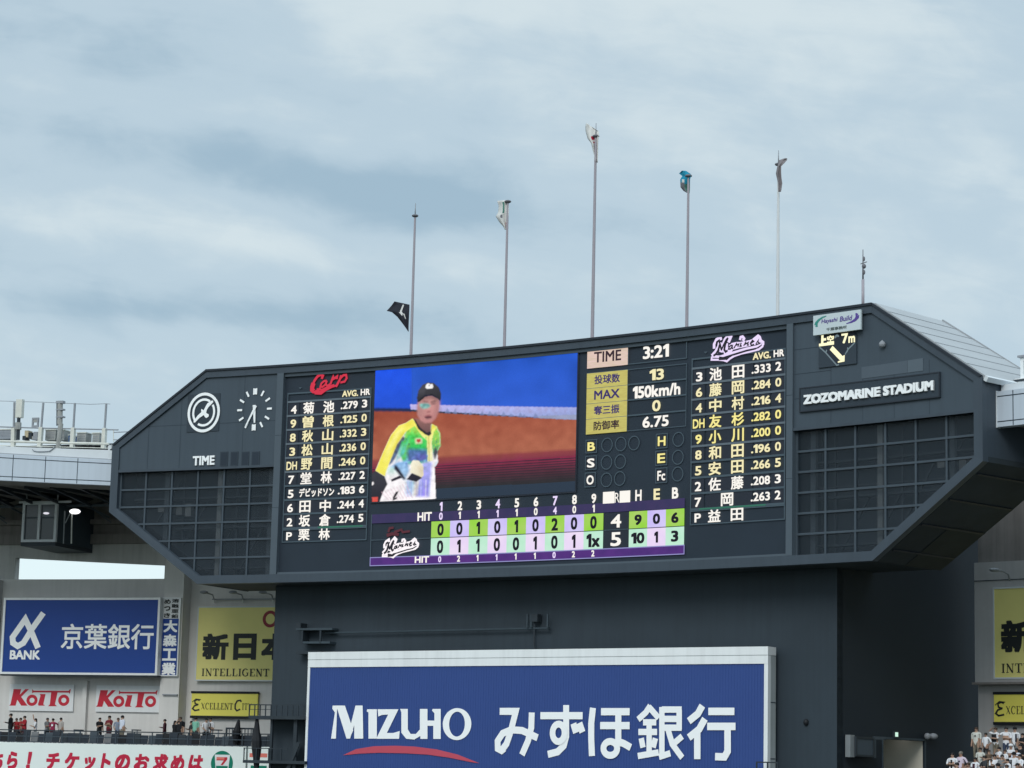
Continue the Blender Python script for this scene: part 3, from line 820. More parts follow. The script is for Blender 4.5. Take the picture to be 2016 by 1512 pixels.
def marines_logo(z, o, b, fill, edge):
    # dark letters on a pale outlined script with a swash tail
    body = [
        (edge, .16, .14, z([(290, 520), (290, 420), (340, 320), (430, 260), (445, 330)])),
        (edge, .26, .24, z([(250, 690), (330, 600), (400, 480), (420, 380)])),
        (edge, .22, .22, z([(440, 600), (480, 460), (540, 320), (620, 230), (650, 260), (600, 380)])),
        (edge, .34, .30, z([(540, 400), (530, 520), (560, 590), (640, 540), (700, 460), (780, 440), (860, 440), (960, 420), (1060, 400), (1160, 370), (1260, 350), (1300, 320)])),
        (edge, .30, .28, z([(620, 500), (760, 470), (900, 430), (1040, 400), (1200, 380)])),
        (edge, .16, .16, z([(865, 330), (880, 270), (920, 260), (950, 300), (930, 350)])),
        (edge, .16, .13, z([(1150, 330), (1260, 240), (1300, 270), (1320, 340), (1375, 380), (1375, 440)])),
        (edge, .13, .11, z([(250, 690), (420, 700), (700, 610), (1000, 520), (1240, 470), (1340, 400)])),
        (edge, .12, .10, z([(1375, 400), (1360, 470), (1280, 535), (1100, 580), (900, 625), (740, 680), (640, 740), (575, 800), (500, 775), (380, 765), (235, 765), (245, 690)])),
    ]
    script_logo(b, body, [], o)
    dark = [
        (fill, .09, .10, z([(335, 440), (350, 370), (395, 345), (425, 430), (445, 530)])),
        (fill, .12, .12, z([(275, 680), (330, 640), (380, 560), (415, 430)])),
        (fill, .10, .10, z([(445, 560), (500, 440), (560, 320), (600, 280)])),
        (fill, .13, .11, z([(590, 290), (535, 430), (515, 540), (545, 590), (590, 560)])),
        (fill, .08, .08, z([(690, 440), (630, 470), (610, 530), (650, 530), (700, 450), (685, 510), (715, 520)])),
        (fill, .08, .08, z([(730, 510), (785, 410), (790, 440), (835, 420), (815, 480)])),
        (fill, .08, .08, z([(890, 390), (865, 470), (905, 460)])), (fill, .10, .08, z([(895, 300), (912, 312)])),
        (fill, .08, .08, z([(945, 460), (990, 370), (985, 420), (1045, 385), (1030, 440), (1060, 440)])),
        (fill, .08, .08, z([(1095, 410), (1165, 360), (1140, 340), (1095, 400), (1115, 450), (1175, 425)])),
        (fill, .08, .08, z([(1215, 420), (1275, 320), (1255, 370), (1300, 405), (1230, 430)])),
        (fill, .07, .06, z([(560, 700), (760, 650), (1000, 575), (1200, 530), (1320, 460)])),
        (fill, .20, .05, z([(400, 735), (560, 740), (640, 700)])),
    ]
    script_logo(b, dark, [], o - .02)


left_rows = [('4', '菊池', '.279', '3'), ('9', '曽根', '.125', '0'), ('8', '秋山', '.332', '3'), ('3', '松山', '.236', '0'), ('DH', '野間', '.246', '0'),
             ('7', '堂林', '.227', '2'), ('5', 'デビッドソン', '.183', '6'), ('6', '田中', '.244', '4'), ('2', '坂倉', '.274', '5')]
right_rows = [('3', '池田', '.333', '2'), ('6', '藤岡', '.284', '0'), ('4', '中村', '.216', '4'), ('DH', '友杉', '.282', '0'), ('9', '小川', '.200', '0'),
              ('8', '和田', '.196', '0'), ('5', '安田', '.266', '5'), ('2', '佐藤', '.208', '3'), ('7', '岡', '.263', '2')]
zh = zmean([(566.7, 775.1), (731, 763.8), (1360.7, 706.7), (1545.5, 686.9)])
z1 = zmean([(566.7, 791.2), (729.2, 779.9), (1360.7, 724.2), (1545.5, 708.4)])
zp = zmean([(554.2, 1041.3), (721.4, 1034.2), (1356.4, 1002), (1544.2, 992)])
zpb = zmean([(553, 1069.9), (721.4, 1063.3), (1355.4, 1031.7), (1544.2, 1023.5)])
lA0, lA1 = A(560, 910)[0], A(726, 900)[0]
lB0, lB1 = A(1359, 860)[0], A(1545, 850)[0]
lineup(left_rows, lA0, lA1, zh, z1, zp, zpb, '栗林', 'lineup_panel', carp_logo, False)['label'] = 'lineup panel with a red cursive heading'
lineup(right_rows, lB0, lB1, zh, z1, zp, zpb, '益田', 'lineup_panel', lambda b, o: marines_logo(Z(1380, 640, 11.2), o - .02, b, 'vid_black', 'led_lilac'), True)['label'] = 'lineup panel with a pale outlined cursive heading'

# ---- video screen: a fine grid of light points showing the live picture
import numpy as np
o = E_ - .005
vl0, vl1 = (A(739, 727)[0] + A(730, 980)[0]) / 2, (A(1136, 693)[0] + A(1131, 985)[0]) / 2
vz1, vz0 = (A(739, 727.5)[1] + A(1136, 692)[1]) / 2, A(728, 988)[1]
NX, NY = 400, 290
img = np.zeros((NY, NX, 3)); img[:] = lin((40, 54, 70))
gx, gy = np.meshgrid((np.arange(NX) + .5) / NX, 1 - (np.arange(NY) + .5) / NY)
rng = np.random.default_rng(4)


def blur(a, r):
    if r <= 0: return a
    k = np.ones(2 * r + 1) / (2 * r + 1)
    f = lambda v: np.convolve(np.pad(v, r, mode='edge'), k, 'valid')
    return np.apply_along_axis(f, 1, np.apply_along_axis(f, 0, a))


def soft_noise(r, amp):
    n = blur(blur(rng.standard_normal((NY, NX)), r), r); return n / n.std() * amp


SHIM = [soft_noise(2, 1), soft_noise(5, 1), soft_noise(14, 1)]


def uv(x, y):
    l, z = A(x, y, o); return (l - vl0) / (vl1 - vl0), (z - vz0) / (vz1 - vz0)


def fill(pix, c0, c1=None, grad=(0, 1), r=1, mottle=.05, sc=1, conv=None, alpha=1.0):
    """one tone of the picture: outline, colour running from c0 to c1, softened edge, camera mottle"""
    pts = [uv(x, y) for x, y in (conv(pix) if conv else pix)]
    m = np.zeros((NY, NX), bool)
    for (xa, ya), (xb, yb) in zip(pts, pts[1:] + pts[:1]):
        if abs(yb - ya) < 1e-9: continue
        m ^= ((ya > gy) != (yb > gy)) & (gx < (xb - xa) * (gy - ya) / (yb - ya) + xa)
    m = blur(m.astype(float), r)[..., None] * alpha
    a0 = np.array(lin(c0)); a1 = np.array(lin(c1 or c0))
    us, vs = [p[0] for p in pts], [p[1] for p in pts]
    t = ((gx - min(us)) / (max(us) - min(us) + 1e-6) * grad[0] + (max(vs) - gy) / (max(vs) - min(vs) + 1e-6) * grad[1])
    t = np.clip(t + SHIM[sc] * .06, 0, 1)[..., None]
    col = (a0 * (1 - t) + a1 * t) * (1 + mottle * SHIM[sc])[..., None]
    img[:] = img * (1 - m) + np.clip(col, 0, 1.2) * m


fill([(739, 727), (812, 720), (812, 806), (736, 806)], (24, 84, 236), (28, 78, 205), mottle=.04)
fill([(810, 721), (1138, 690), (1136, 806), (810, 799)], (30, 84, 196), (44, 92, 206), r=3, mottle=.05, sc=2)
fill([(736, 806), (1136, 826), (1134, 888), (732, 912)], (156, 72, 48), (172, 100, 74), mottle=.035, sc=1)
fill([(736, 803), (810, 804), (810, 810), (736, 810)], (28, 40, 84), r=2)
fill([(808, 796), (1136, 802), (1136, 826), (808, 806)], (196, 186, 238), (138, 160, 214), r=1, mottle=.07, sc=0)
for k in range(16):
    x = 880 + 15 * k + rng.uniform(-5, 5); y = 806 + (x - 810) * .055; fill([(x, y + 4), (x + rng.uniform(6, 13), y + 4), (x + 5, y - rng.uniform(2, 7))], (118, 132, 176), r=1, alpha=.7)
fill([(1060, 819), (1136, 816), (1136, 826), (1060, 823)], (150, 158, 190), r=1)
fill([(732, 905), (1134, 884), (1133, 900), (732, 922)], (150, 70, 62), (124, 44, 66), r=3, mottle=.05)
for k in range(10):                                   # the lower picture breaks up into scan bands
    ya, yb = 908 + 4.6 * k, 897 + 5.0 * k; f = max(0, 1 - k / 9.5)
    fill([(732, ya + 13), (1133, yb), (1133, yb + 3.0), (732, ya + 16)], tuple(int(40 + (v - 40) * f) for v in (132, 38, 66)), r=0)
    fill([(732, ya + 16), (1133, yb + 3.0), (1133, yb + 5.2), (732, ya + 18)], tuple(int(40 + (v - 40) * f) for v in (70, 30, 52)), r=0)
zz = Z(730, 740, 5.8125)
vp = lambda pts, c0, c1=None, grad=(0, 1), r=1, mottle=.05, sc=0, alpha=1.0: fill(pts, c0, c1, grad, r, mottle, sc, zz, alpha)
J = [(480, 490), (500, 510), (560, 600), (660, 690), (690, 550), (750, 580), (790, 660), (795, 800), (760, 860), (770, 980), (730, 1040), (745, 1400), (700, 1430), (100, 1445), (140, 1330), (190, 1240), (160, 1150), (55, 1080), (130, 900), (230, 680), (320, 570), (400, 540)]
vp([(60, 1085), (165, 1150), (195, 1240), (145, 1330), (95, 1445), (-10, 1445), (-10, 1130)], (58, 58, 66), (34, 34, 42), mottle=.08)
vp(J, (236, 236, 240), (255, 250, 252), r=1)
vp([(470, 490), (560, 600), (660, 695), (655, 1000), (380, 1010), (330, 900), (400, 640), (440, 540)], (170, 226, 70), (60, 190, 120), r=2, mottle=0.096)
vp([(690, 552), (750, 580), (792, 660), (797, 800), (760, 860), (720, 900), (690, 800)], (190, 230, 70), (40, 180, 110), r=2, mottle=0.096)
vp([(430, 640), (640, 700), (640, 850), (430, 850)], (74, 214, 84), (30, 190, 90), r=5, mottle=0.120, alpha=.9)
vp([(420, 830), (650, 840), (655, 985), (410, 990)], (60, 110, 150), (104, 120, 190), r=4, mottle=0.120)
vp([(520, 900), (640, 890), (640, 960), (520, 960)], (96, 92, 176), r=4, mottle=0.120, alpha=.8)
vp([(365, 690), (400, 715), (310, 890), (250, 990), (195, 1030), (280, 800)], (70, 78, 96), (84, 110, 150), r=2, mottle=0.120)
for dx in (0, 34, 70): vp([(430 - dx, 670 + dx), (452 - dx, 690 + dx), (372 - dx, 900 + dx), (345 - dx, 930 + dx)], (60, 210, 90), (90, 170, 200), r=2, mottle=0.120, alpha=.85)
vp([(480, 490), (520, 560), (400, 640), (300, 780), (210, 1000), (165, 1150), (55, 1085), (130, 900), (230, 680), (320, 570), (400, 540)], (250, 240, 70), (246, 236, 120), (.5, .5), r=1, mottle=0.036, sc=1)
vp([(290, 640), (400, 560), (300, 700), (200, 900), (150, 1010), (180, 860)], (255, 252, 170), r=4, alpha=.6); vp([(360, 660), (400, 640), (300, 790), (215, 990), (190, 1040), (280, 790)], (196, 176, 40), r=3, alpha=.5)
vp([(490, 500), (560, 600), (662, 692), (704, 552), (756, 590), (722, 640), (696, 760), (712, 970), (652, 985), (642, 740), (590, 692), (500, 570)], (252, 242, 84), (236, 236, 190), r=1, mottle=0.048)
vp([(655, 690), (668, 690), (676, 980), (664, 980)], (190, 176, 60), r=1, alpha=.7)
vp([(300, 985), (430, 965), (440, 1090), (390, 1200), (300, 1095), (200, 1060)], (130, 178, 226), (176, 208, 236), r=3, mottle=0.096)
vp([(190, 1060), (250, 1040), (330, 1120), (240, 1180), (170, 1160)], (196, 236, 226), (250, 240, 245), r=3, mottle=0.072)
vp([(600, 985), (700, 985), (690, 1130), (660, 1385), (515, 1380), (560, 1180)], (170, 176, 236), (150, 138, 232), r=3, mottle=0.084)
vp([(410, 1190), (510, 1200), (480, 1375), (395, 1365)], (130, 190, 220), (176, 206, 240), r=4, mottle=0.120); vp([(500, 1200), (545, 1190), (540, 1370), (490, 1370)], (196, 190, 176), r=3, mottle=0.120, alpha=.8)
for k in range(22):
    x = rng.uniform(400, 700); vp([(x, 1190), (x + 5, 1190), (x + 2, 1385), (x - 4, 1385)], [(120, 170, 230), (230, 220, 250), (146, 130, 226), (250, 250, 255)][k % 4], r=1, alpha=.55)
for k in range(46):                                   # broken colour where one tone of the shirt runs into the next
    x, y = rng.uniform(380, 640), rng.uniform(620, 1000); w, h = rng.uniform(8, 26), rng.uniform(10, 46)
    c = [(236, 232, 70), (60, 214, 90), (64, 74, 92), (96, 120, 200), (130, 220, 214)][int((y - 620) / 380 * 3.6 + rng.uniform(0, 1.4)) % 5]
    vp([(x, y), (x + w, y + rng.uniform(-8, 8)), (x + w * .4, y + h)], c, r=1, alpha=.7)
for k in range(26):
    x, y = rng.uniform(700, 780), rng.uniform(610, 830); w, h = rng.uniform(6, 18), rng.uniform(8, 34)
    vp([(x, y), (x + w, y), (x + w * .4, y + h)], [(236, 232, 70), (60, 214, 90), (64, 84, 92)][k % 3], r=1, alpha=.7)
vp([(735, 800), (772, 870), (730, 970), (712, 890)], (70, 76, 84), r=2); vp([(745, 975), (770, 985), (735, 1045), (725, 1020)], (226, 236, 246), r=1)
vp([(270, 1015), (305, 1035), (400, 1175), (380, 1195), (268, 1065)], (38, 34, 50), r=2)
for k in range(9): vp([(120 + 34 * k, 1330 - 13 * k), (127 + 34 * k, 1328 - 13 * k), (210 + 34 * k, 1424 - 3 * k), (202 + 34 * k, 1426 - 3 * k)], (222, 186, 200), r=1, alpha=.8)
vp([(230, 1185), (330, 1140), (372, 1160), (240, 1212)], (36, 32, 46), r=1)
vp([(460, 1000), (482, 965), (550, 970), (600, 1040), (604, 1140), (575, 1172), (500, 1130), (452, 1110)], (252, 248, 226), (226, 214, 180), (.7, .4), r=1, mottle=0.030)
vp([(530, 1030), (590, 1050), (598, 1120), (560, 1100)], (206, 190, 160), r=3, alpha=.6)
vp([(408, 1185), (470, 1112), (560, 1150), (588, 1168), (520, 1212)], (36, 32, 44), r=1)
vp([(285, 1330), (318, 1318), (300, 1362), (272, 1400), (303, 1383), (295, 1412), (248, 1428), (252, 1390)], (36, 32, 36), r=1)
vp([(0, 1225), (30, 1210), (36, 1236), (5, 1262)], (244, 240, 240), r=1); vp([(15, 1388), (82, 1384), (82, 1446), (15, 1446)], (226, 84, 72), r=1)
vp([(505, 716), (584, 712), (588, 774), (512, 780)], (240, 226, 190), r=2, alpha=.85); vp([(526, 726), (568, 724), (570, 750), (545, 764), (524, 748)], (190, 70, 60), r=1)
# neck, face and cap
vp([(500, 480), (570, 500), (690, 520), (690, 640), (640, 665), (560, 600)], (150, 104, 98), (106, 76, 76), r=2, mottle=.06)
vp([(488, 492), (512, 505), (566, 590), (640, 650), (688, 630), (692, 662), (666, 688), (618, 668), (540, 605)], (44, 38, 44), r=1)
vp([(538, 300), (600, 235), (700, 222), (785, 262), (790, 330), (778, 400), (738, 492), (692, 535), (622, 542), (568, 512), (536, 450), (528, 360)], (204, 152, 146), (190, 128, 126), (.2, .8), r=2, mottle=.05, sc=1)
vp([(745, 270), (790, 270), (785, 400), (735, 495), (700, 530), (730, 430)], (150, 104, 104), r=5, alpha=.55); vp([(530, 330), (560, 330), (580, 500), (545, 460)], (160, 112, 112), r=5, alpha=.5)
vp([(545, 262), (620, 222), (710, 214), (785, 258), (780, 300), (690, 262), (620, 270), (545, 310)], (120, 84, 82), r=4, alpha=.7)
vp([(596, 286), (655, 292), (655, 304), (598, 298)], (92, 62, 60), r=2); vp([(680, 296), (740, 282), (745, 294), (686, 310)], (92, 62, 60), r=2)
vp([(684, 318), (736, 306), (742, 322), (696, 332)], (84, 58, 58), r=2, alpha=.8)
vp([(634, 330), (664, 330), (684, 400), (660, 424), (626, 412)], (216, 150, 144), r=4, alpha=.6); vp([(634, 404), (682, 400), (684, 418), (636, 422)], (146, 86, 88), r=2, alpha=.7)
vp([(606, 462), (660, 446), (700, 460), (694, 486), (640, 496)], (150, 78, 84), (120, 84, 86), r=2); vp([(620, 472), (690, 466), (690, 474), (622, 480)], (88, 48, 54), r=1)
vp([(560, 318), (612, 310), (662, 316), (688, 346), (652, 374), (588, 380), (562, 352)], (92, 172, 168), (120, 190, 180), r=2, mottle=.14, alpha=.85); vp([(600, 330), (660, 326), (664, 340), (604, 344)], (40, 96, 104), r=2, alpha=.5)
vp([(536, 305), (528, 250), (545, 170), (590, 105), (650, 76), (720, 80), (778, 130), (804, 200), (797, 295), (770, 258), (700, 217), (620, 226), (560, 292)], (66, 64, 70), (36, 34, 38), (.2, .8), r=1, mottle=.05)
vp([(560, 170), (610, 110), (640, 100), (600, 180), (580, 230)], (104, 102, 112), r=6, alpha=.5)
vp([(540, 300), (560, 268), (620, 218), (705, 208), (780, 255), (796, 290), (770, 262), (700, 228), (622, 238), (566, 290)], (26, 24, 28), r=1)
vp([(624, 132), (636, 96), (658, 84), (684, 96), (704, 92), (716, 120), (706, 146), (640, 148)], (250, 248, 246), r=1); vp([(662, 96), (676, 110), (664, 124)], (60, 58, 62), r=1)
img *= (1 + .035 * rng.standard_normal((NY, NX)))[..., None]
img[::2] *= .97
img = np.clip(img, 0, 1.1)
vm_ = bpy.data.materials.new('video_picture'); vm_.use_nodes = True; nt_ = vm_.node_tree
at_ = nt_.nodes.new('ShaderNodeAttribute'); at_.attribute_name = 'picture'
bs_ = nt_.nodes['Principled BSDF']; bs_.inputs['Base Color'].default_value = (.008, .009, .012, 1); bs_.inputs['Roughness'].default_value = .6; bs_.inputs['Specular IOR Level'].default_value = .1
nt_.links.new(at_.outputs['Color'], bs_.inputs['Emission Color']); bs_.inputs['Emission Strength'].default_value = 1.0
MATS['video_picture'] = vm_
b = MB()
q = [ARC.pt(vl0 + (vl1 - vl0) * i / NX, vz0 + (vz1 - vz0) * j / NY, o) for j in range(NY + 1) for i in range(NX + 1)]
b.add(q, [(j * (NX + 1) + i, j * (NX + 1) + i + 1, (j + 1) * (NX + 1) + i + 1, (j + 1) * (NX + 1) + i) for j in range(NY) for i in range(NX)], 'video_picture')
VS = b.build('video_screen', SB)
ca = VS.data.color_attributes.new('picture', 'FLOAT_COLOR', 'CORNER')
cols_ = np.ones((NX * NY, 4, 4), np.float32); cols_[:, :, :3] = img[::-1].reshape(-1, 1, 3)
ca.data.foreach_set('color', cols_.ravel())
b = MB(); b.frame(ARC, vl0 - .08, vz0 - .08, vl1 + .08, vz1 + .08, .08, o + .01, 'led_cell'); b.build('screen_border', VS)

# ---- pitch panel: time of play and the pitcher's figures
b = MB(); o = E_
la, lm, lb = A(1154, 770)[0], A(1234, 765)[0], A(1350.5, 760)[0]
zt1, zt0 = zmean([(1154.7, 689.5), (1235, 680.6)]), zmean([(1154.7, 725.9), (1235, 717.5)])
zg1, zg0 = zmean([(1154, 734.2), (1350.5, 715.3)]), zmean([(1152.4, 855.5), (1348, 839)])
b.rect(ARC, la, zt0, lm, zt1, o, 'time_tag'); b.text(ARC, 'TIME', la + .45, zt0 + .28, lm - .42, zt0 + .86, o - .01, 'tag_text_dark', .02)
b.frame(ARC, lm, zt0, lb, zt1 + .02, .05, o + .002, 'led_line_dim'); b.text(ARC, '3:21', lm + (lb - lm) * .26, zt0 + .2, lm + (lb - lm) * .70, zt0 + .88, o - .01, 'led_white', DIG)
dz = (zg1 - zg0) / 4
for i, (t, v, x0, x1) in enumerate((('投球数', '13', .38, .62), ('MAX', '150km/h', .10, .90), ('奪三振', '0', .43, .57), ('防御率', '6.75', .27, .71))):
    z = zg1 - dz * (i + 1)
    b.rect(ARC, la, z, lm, z + dz, o, 'pitch_tag')
    b.rect(ARC, la, z + dz - .025, lm, z + dz, o - .004, 'led_line')
    b.text(ARC, t, la + .50, z + .18, lm - .48, z + dz - .16, o - .01, 'tag_text' if i < 3 else 'tag_text_dark', .022)
    b.frame(ARC, lm, z, lb, z + dz, .04, o + .002 + .001 * i, 'led_line_dim')
    b.text(ARC, v, lm + (lb - lm) * x0, z + .10 + (0 if i != 1 else -.06), lm + (lb - lm) * x1, z + dz - .14, o - .012, 'led_white' if i % 2 else 'led_warm', DIG if i != 1 else .03)
b.build('pitch_panel', SB)

# ---- ball, strike and out counters
b = MB()
for ch, m, x0, y0, x1, y1 in (('B', 'led_yellow', 1151.6, 892.7, 1174.8, 864), ('S', 'led_white', 1150.7, 925.7, 1174, 896), ('O', 'led_white', 1149.8, 959.6, 1172, 929),
                              ('H', 'led_yellow', 1290, 883.5, 1313.6, 852), ('E', 'led_yellow', 1289, 917.2, 1313, 885.6), ('Fc', 'led_white', 1289, 951.8, 1313, 919.6)):
    p, q = A(x0, y0), A(x1, y1)
    b.frame(ARC, p[0], p[1], q[0], q[1], .05, o, 'led_line_dim'); b.rect(ARC, p[0] + .05, p[1] + .05, q[0] - .05, q[1] - .05, o + .03, 'led_cell')
    w, h = q[0] - p[0], q[1] - p[1]
    b.text(ARC, ch, p[0] + w * .18, p[1] + h * .17, q[0] - w * .17, q[1] - h * .2, o - .01, m, DIG if ch != 'Fc' else .02)
for x, y in ((1194, 875.7), (1221, 873.8), (1247, 872), (1193, 910), (1220, 908.4), (1192.7, 944.5), (1219, 941.8), (1334.3, 864.6), (1333.4, 900), (1332.9, 933)):
    b.ring(ARC, A(x, y), .34, .365, .05, o, 'led_line_dim')
b.build('count_panel', SB)

# ---- line score
b = MB()
c0, c1 = (A(848.3, 1027)[0] + A(847, 1093)[0]) / 2, A(1186.5, 1045)[0]
h0, h1 = A(1237.2, 1043)[0], A(1346, 1036)[0]
zr1 = zmean([(848.3, 1027.1), (1346.6, 1000.4), (1237.9, 1007)])
zrm = zmean([(848, 1058.7), (1345.4, 1037.3)])
zr0 = zmean([(847, 1092.9), (1345.4, 1072), (1236.4, 1077.5)])
zq1, zq0 = zmean([(727, 1096), (847, 1094)]), zmean([(725.8, 1114.8), (1347, 1091)])
lq0 = A(727, 1105)[0]
cw = (c1 - c0) / 9
r1, r2 = '001010200', ['0', '1', '1', '0', '0', '1', '0', '1', '1x']
for i in range(9):
    l = c0 + cw * i
    b.rect(ARC, l, zrm + .04, l + cw, zr1, o, 'cell_green' if i % 2 == 0 else 'cell_lilac')
    b.rect(ARC, l, zr0, l + cw, zrm, o, 'cell_mint' if i % 2 == 0 else 'cell_pink')
    for s, za, zb in ((r1[i], zrm + .04, zr1), (r2[i], zr0, zrm)):
        w = (.42 if s != '1' else .24) if len(s) == 1 else .86
        h = zb - za
        b.text(ARC, s, l + cw * .5 - w / 2, za + h * .10, l + cw * .5 + w / 2, za + h * .86, o - .01, 'digit_dark', .034)
lrh = (h1 - h0) / 3
for i, (s1_, s2_) in enumerate((('9', '10'), ('0', '1'), ('6', '3'))):
    l = h0 + lrh * i
    b.rect(ARC, l, zrm + .04, l + lrh, zr1, o, 'cell_lilac' if i == 1 else 'cell_green'); b.rect(ARC, l, zr0, l + lrh, zrm, o, 'cell_pink' if i == 1 else 'cell_mint')
    for s, za, zb in ((s1_, zrm + .04, zr1), (s2_, zr0, zrm)):
        w = .46 if s != '1' else .24
        if len(s) == 2: w = .84
        h = zb - za; b.text(ARC, s, l + lrh * .5 - w / 2, za + h * .18, l + lrh * .5 + w / 2, za + h * .80, o - .01, 'digit_dark', .036)
b.rect(ARC, c1 + .03, zr0, h0 - .03, zr1, o + .02, 'led_cell'); b.rect(ARC, c1 + .03, zrm, h0 - .03, zrm + .04, o, 'led_line_dim')
lr = (c1 + h0) / 2
for s, za, zb in (('4', zrm + .04, zr1), ('5', zr0, zrm)):
    h = zb - za; b.text(ARC, s, lr - .33, za + h * .10, lr + .33, za + h * .88, o - .01, 'led_white', DIG)
zn0 = zmean([(868, 1006), (1167, 990.5)]); zn1 = zn0 + .50
zi0 = zmean([(867, 1023), (1167, 1008.5)]); zi1 = zi0 + .40
zu1 = zi1 + .06
zj0 = zq0 + .10; zj1 = zq1 - .07
b.rect(ARC, lq0 + .05, zr1 + .03, c0 - .02, zu1, o + .02, 'led_purple_dim'); b.rect(ARC, c0 - .02, zr1 + .03, h1, zu1, o + .02, 'led_purple_dim')
for i in range(9):
    l = c0 + cw * (i + .5)
    for s, za, zb in ((str(i + 1), zn0, zn1), ('011110401'[i], zi0, zi1), ('021111022'[i], zj0, zj1)):
        w = (zb - za) * (.60 if s != '1' else .36); b.text(ARC, s, l - w / 2, za, l + w / 2, zb, o - .012, 'led_white' if i % 3 else 'led_lilac', .03)
w_ = h0 - c1
b.rect(ARC, c1 - .05, zn0 - .06, c1 + w_ * .42, zn1 + .06, o, 'led_white'); b.rect(ARC, h0 - w_ * .38, zn0 - .06, h0 + .05, zn1 + .06, o, 'led_white')
b.text(ARC, 'R', c1 + w_ * .43, zn0 - .04, h0 - w_ * .385, zn1 - .02, o, 'led_white', .0)
for i, s in enumerate('HEB'):
    l = h0 + lrh * (i + .5); b.text(ARC, s, l - .20, zn0 - .02, l + .20, zn1 + .06, o - .01, 'led_warm' if s == 'E' else 'led_white', .03)
ha, hb_ = A(821, 1030)[0], A(849, 1030)[0]
b.text(ARC, 'HIT', ha, zi0 - .02, hb_, zi1 + .06, o - .01, 'led_white', .03)
b.rect(ARC, lq0, zq0, h1 + .03, zq1, o + .012, 'led_purple_bar'); b.frame(ARC, lq0, zq0, h1 + .03, zq1, .05, o + .004, 'led_purple_edge')
b.text(ARC, 'HIT', ha - .1, zj0, hb_ - .1, zj1 + .03, o - .01, 'led_white', .03)
b.rect(ARC, lq0 + .05, zrm - .0, c0 - .05, zrm + .04, o + .01, 'led_line_dim'); b.rect(ARC, lq0, zq1, lq0 + .05, zu1, o + .01, 'led_line_dim')
z_ = Z(700, 1000, 7.754)
script_logo(b, [('led_red_dim', .20, .16, z_([(475, 420), (560, 395), (660, 405)])), ('led_red_dim', .14, .14, z_([(500, 370), (520, 310), (580, 300)])),
                ('led_red_dim', .14, .12, z_([(590, 370), (650, 350), (700, 330), (720, 370), (830, 355)]))], [], o)
k_ = lambda pts: z_([(410 + (x - 225) * .475, 470 + (y - 230) * .50 ) for x, y in pts])
marines_logo(k_, o - .02, b, 'vid_black', 'vid_white')
b.build('line_score', SB)

# ================================================================== things fixed to the scoreboard
b = MB(); o = -.06                                     # round seagull emblem
p0, p1 = A(367, 851, o), A(433.5, 774, o)
t = thing('emblem_sign', ARC.pt((p0[0] + p1[0]) / 2, p0[1], 0), 'dark square emblem sign with a white gull inside two white rings', 'sign')
b.rect(ARC, p0[0], p0[1], p1[0], p1[1], o, 'plate', .05)
b.build('plate', t)
b = MB(); o = -.10
cc = A(401, 812, o)
b.ring(ARC, cc, 1.03, 1.10, .17, o, 'letter_white', n=40)
b.ring(ARC, cc, .72, .77, .14, o, 'letter_white', R(56), R(215), 24); b.ring(ARC, cc, .72, .77, .14, o, 'letter_white', R(-120), R(34), 24)
g = Z(200, 700, 8.4)
b.poly(ARC, [A(x, y, o) for x, y in g([(1845, 745), (1845, 775), (1770, 850), (1740, 900), (1730, 950), (1775, 975), (1770, 1010), (1730, 1035), (1705, 1010), (1690, 985), (1620, 1030), (1545, 1110), (1520, 1105), (1525, 1080), (1590, 990), (1650, 935), (1646, 900), (1652, 882), (1690, 905), (1715, 850), (1750, 790), (1820, 745)])], o - .004, 'letter_white')
b.build('gull_mark', t)

t = thing('wall_clock', ARC.at(500, 846, 0), 'white baton wall clock with no dial, its hands hanging low', 'clock')
oc = A(501, 806, -.08)
for k in range(12):
    b = MB()
    a = R(90 - 30 * k); c = (oc[0] + 1.02 * math.cos(a), oc[1] + 1.06 * math.sin(a)); d = .17
    b.stroke(ARC, [(c[0] - d * math.cos(a), c[1] - d * math.sin(a)), (c[0] + d * math.cos(a), c[1] + d * math.sin(a))], .12, -.08, 'letter_white')
    if k == 0 or k == 6:
        b.stroke(ARC, [(c[0] - .10, c[1] - d * 1.1), (c[0] - .10, c[1] + d * 1.1)], .07, -.082, 'letter_white'); b.stroke(ARC, [(c[0] + .10, c[1] - d * 1.1), (c[0] + .10, c[1] + d * 1.1)], .07, -.083, 'letter_white')
    b.build('hour_mark', t)

for nm, ang, ln, w, o in (('hand', -86, .80, .15, -.11), ('hand', -119, 1.08, .12, -.13)):
    b = MB(); a = R(ang)
    b.stroke(ARC, [(oc[0] - .24 * math.cos(a), oc[1] - .24 * math.sin(a)), (oc[0] + ln * math.cos(a), oc[1] + ln * math.sin(a))], w * 1.3, o, 'letter_white', w * .7)
    b.stroke(ARC, [(oc[0] - .1, oc[1] + .2), (oc[0] + .1, oc[1] + .2)], .1, o - .005, 'letter_white')
    b.build(nm, t)

t = thing('digital_clock', ARC.at(445, 917, 0), 'unlit four digit time display with white word TIME in front', 'clock')
b = MB(); b.ptext(ARC, 'TIME', 379, 916.5, 422.5, 896.5, -.12, 'letter_white', .035, depth=.08); b.build('lettering', t)
for x0, x1 in ((432.5, 447.5), (453, 467.5), (474.5, 489), (494.5, 510)):
    b = MB(); p = A(x0, 917.5, -.06); q = A(x1, 917.5, -.06); hgt = .84
    b.rect(ARC, p[0], p[1], q[0], p[1] + hgt, -.06, 'plate', .05); b.rect(ARC, p[0] + .05, p[1] + .05, q[0] - .05, p[1] + hgt - .05, -.064, 'led_black')
    b.build('digit_window', t)

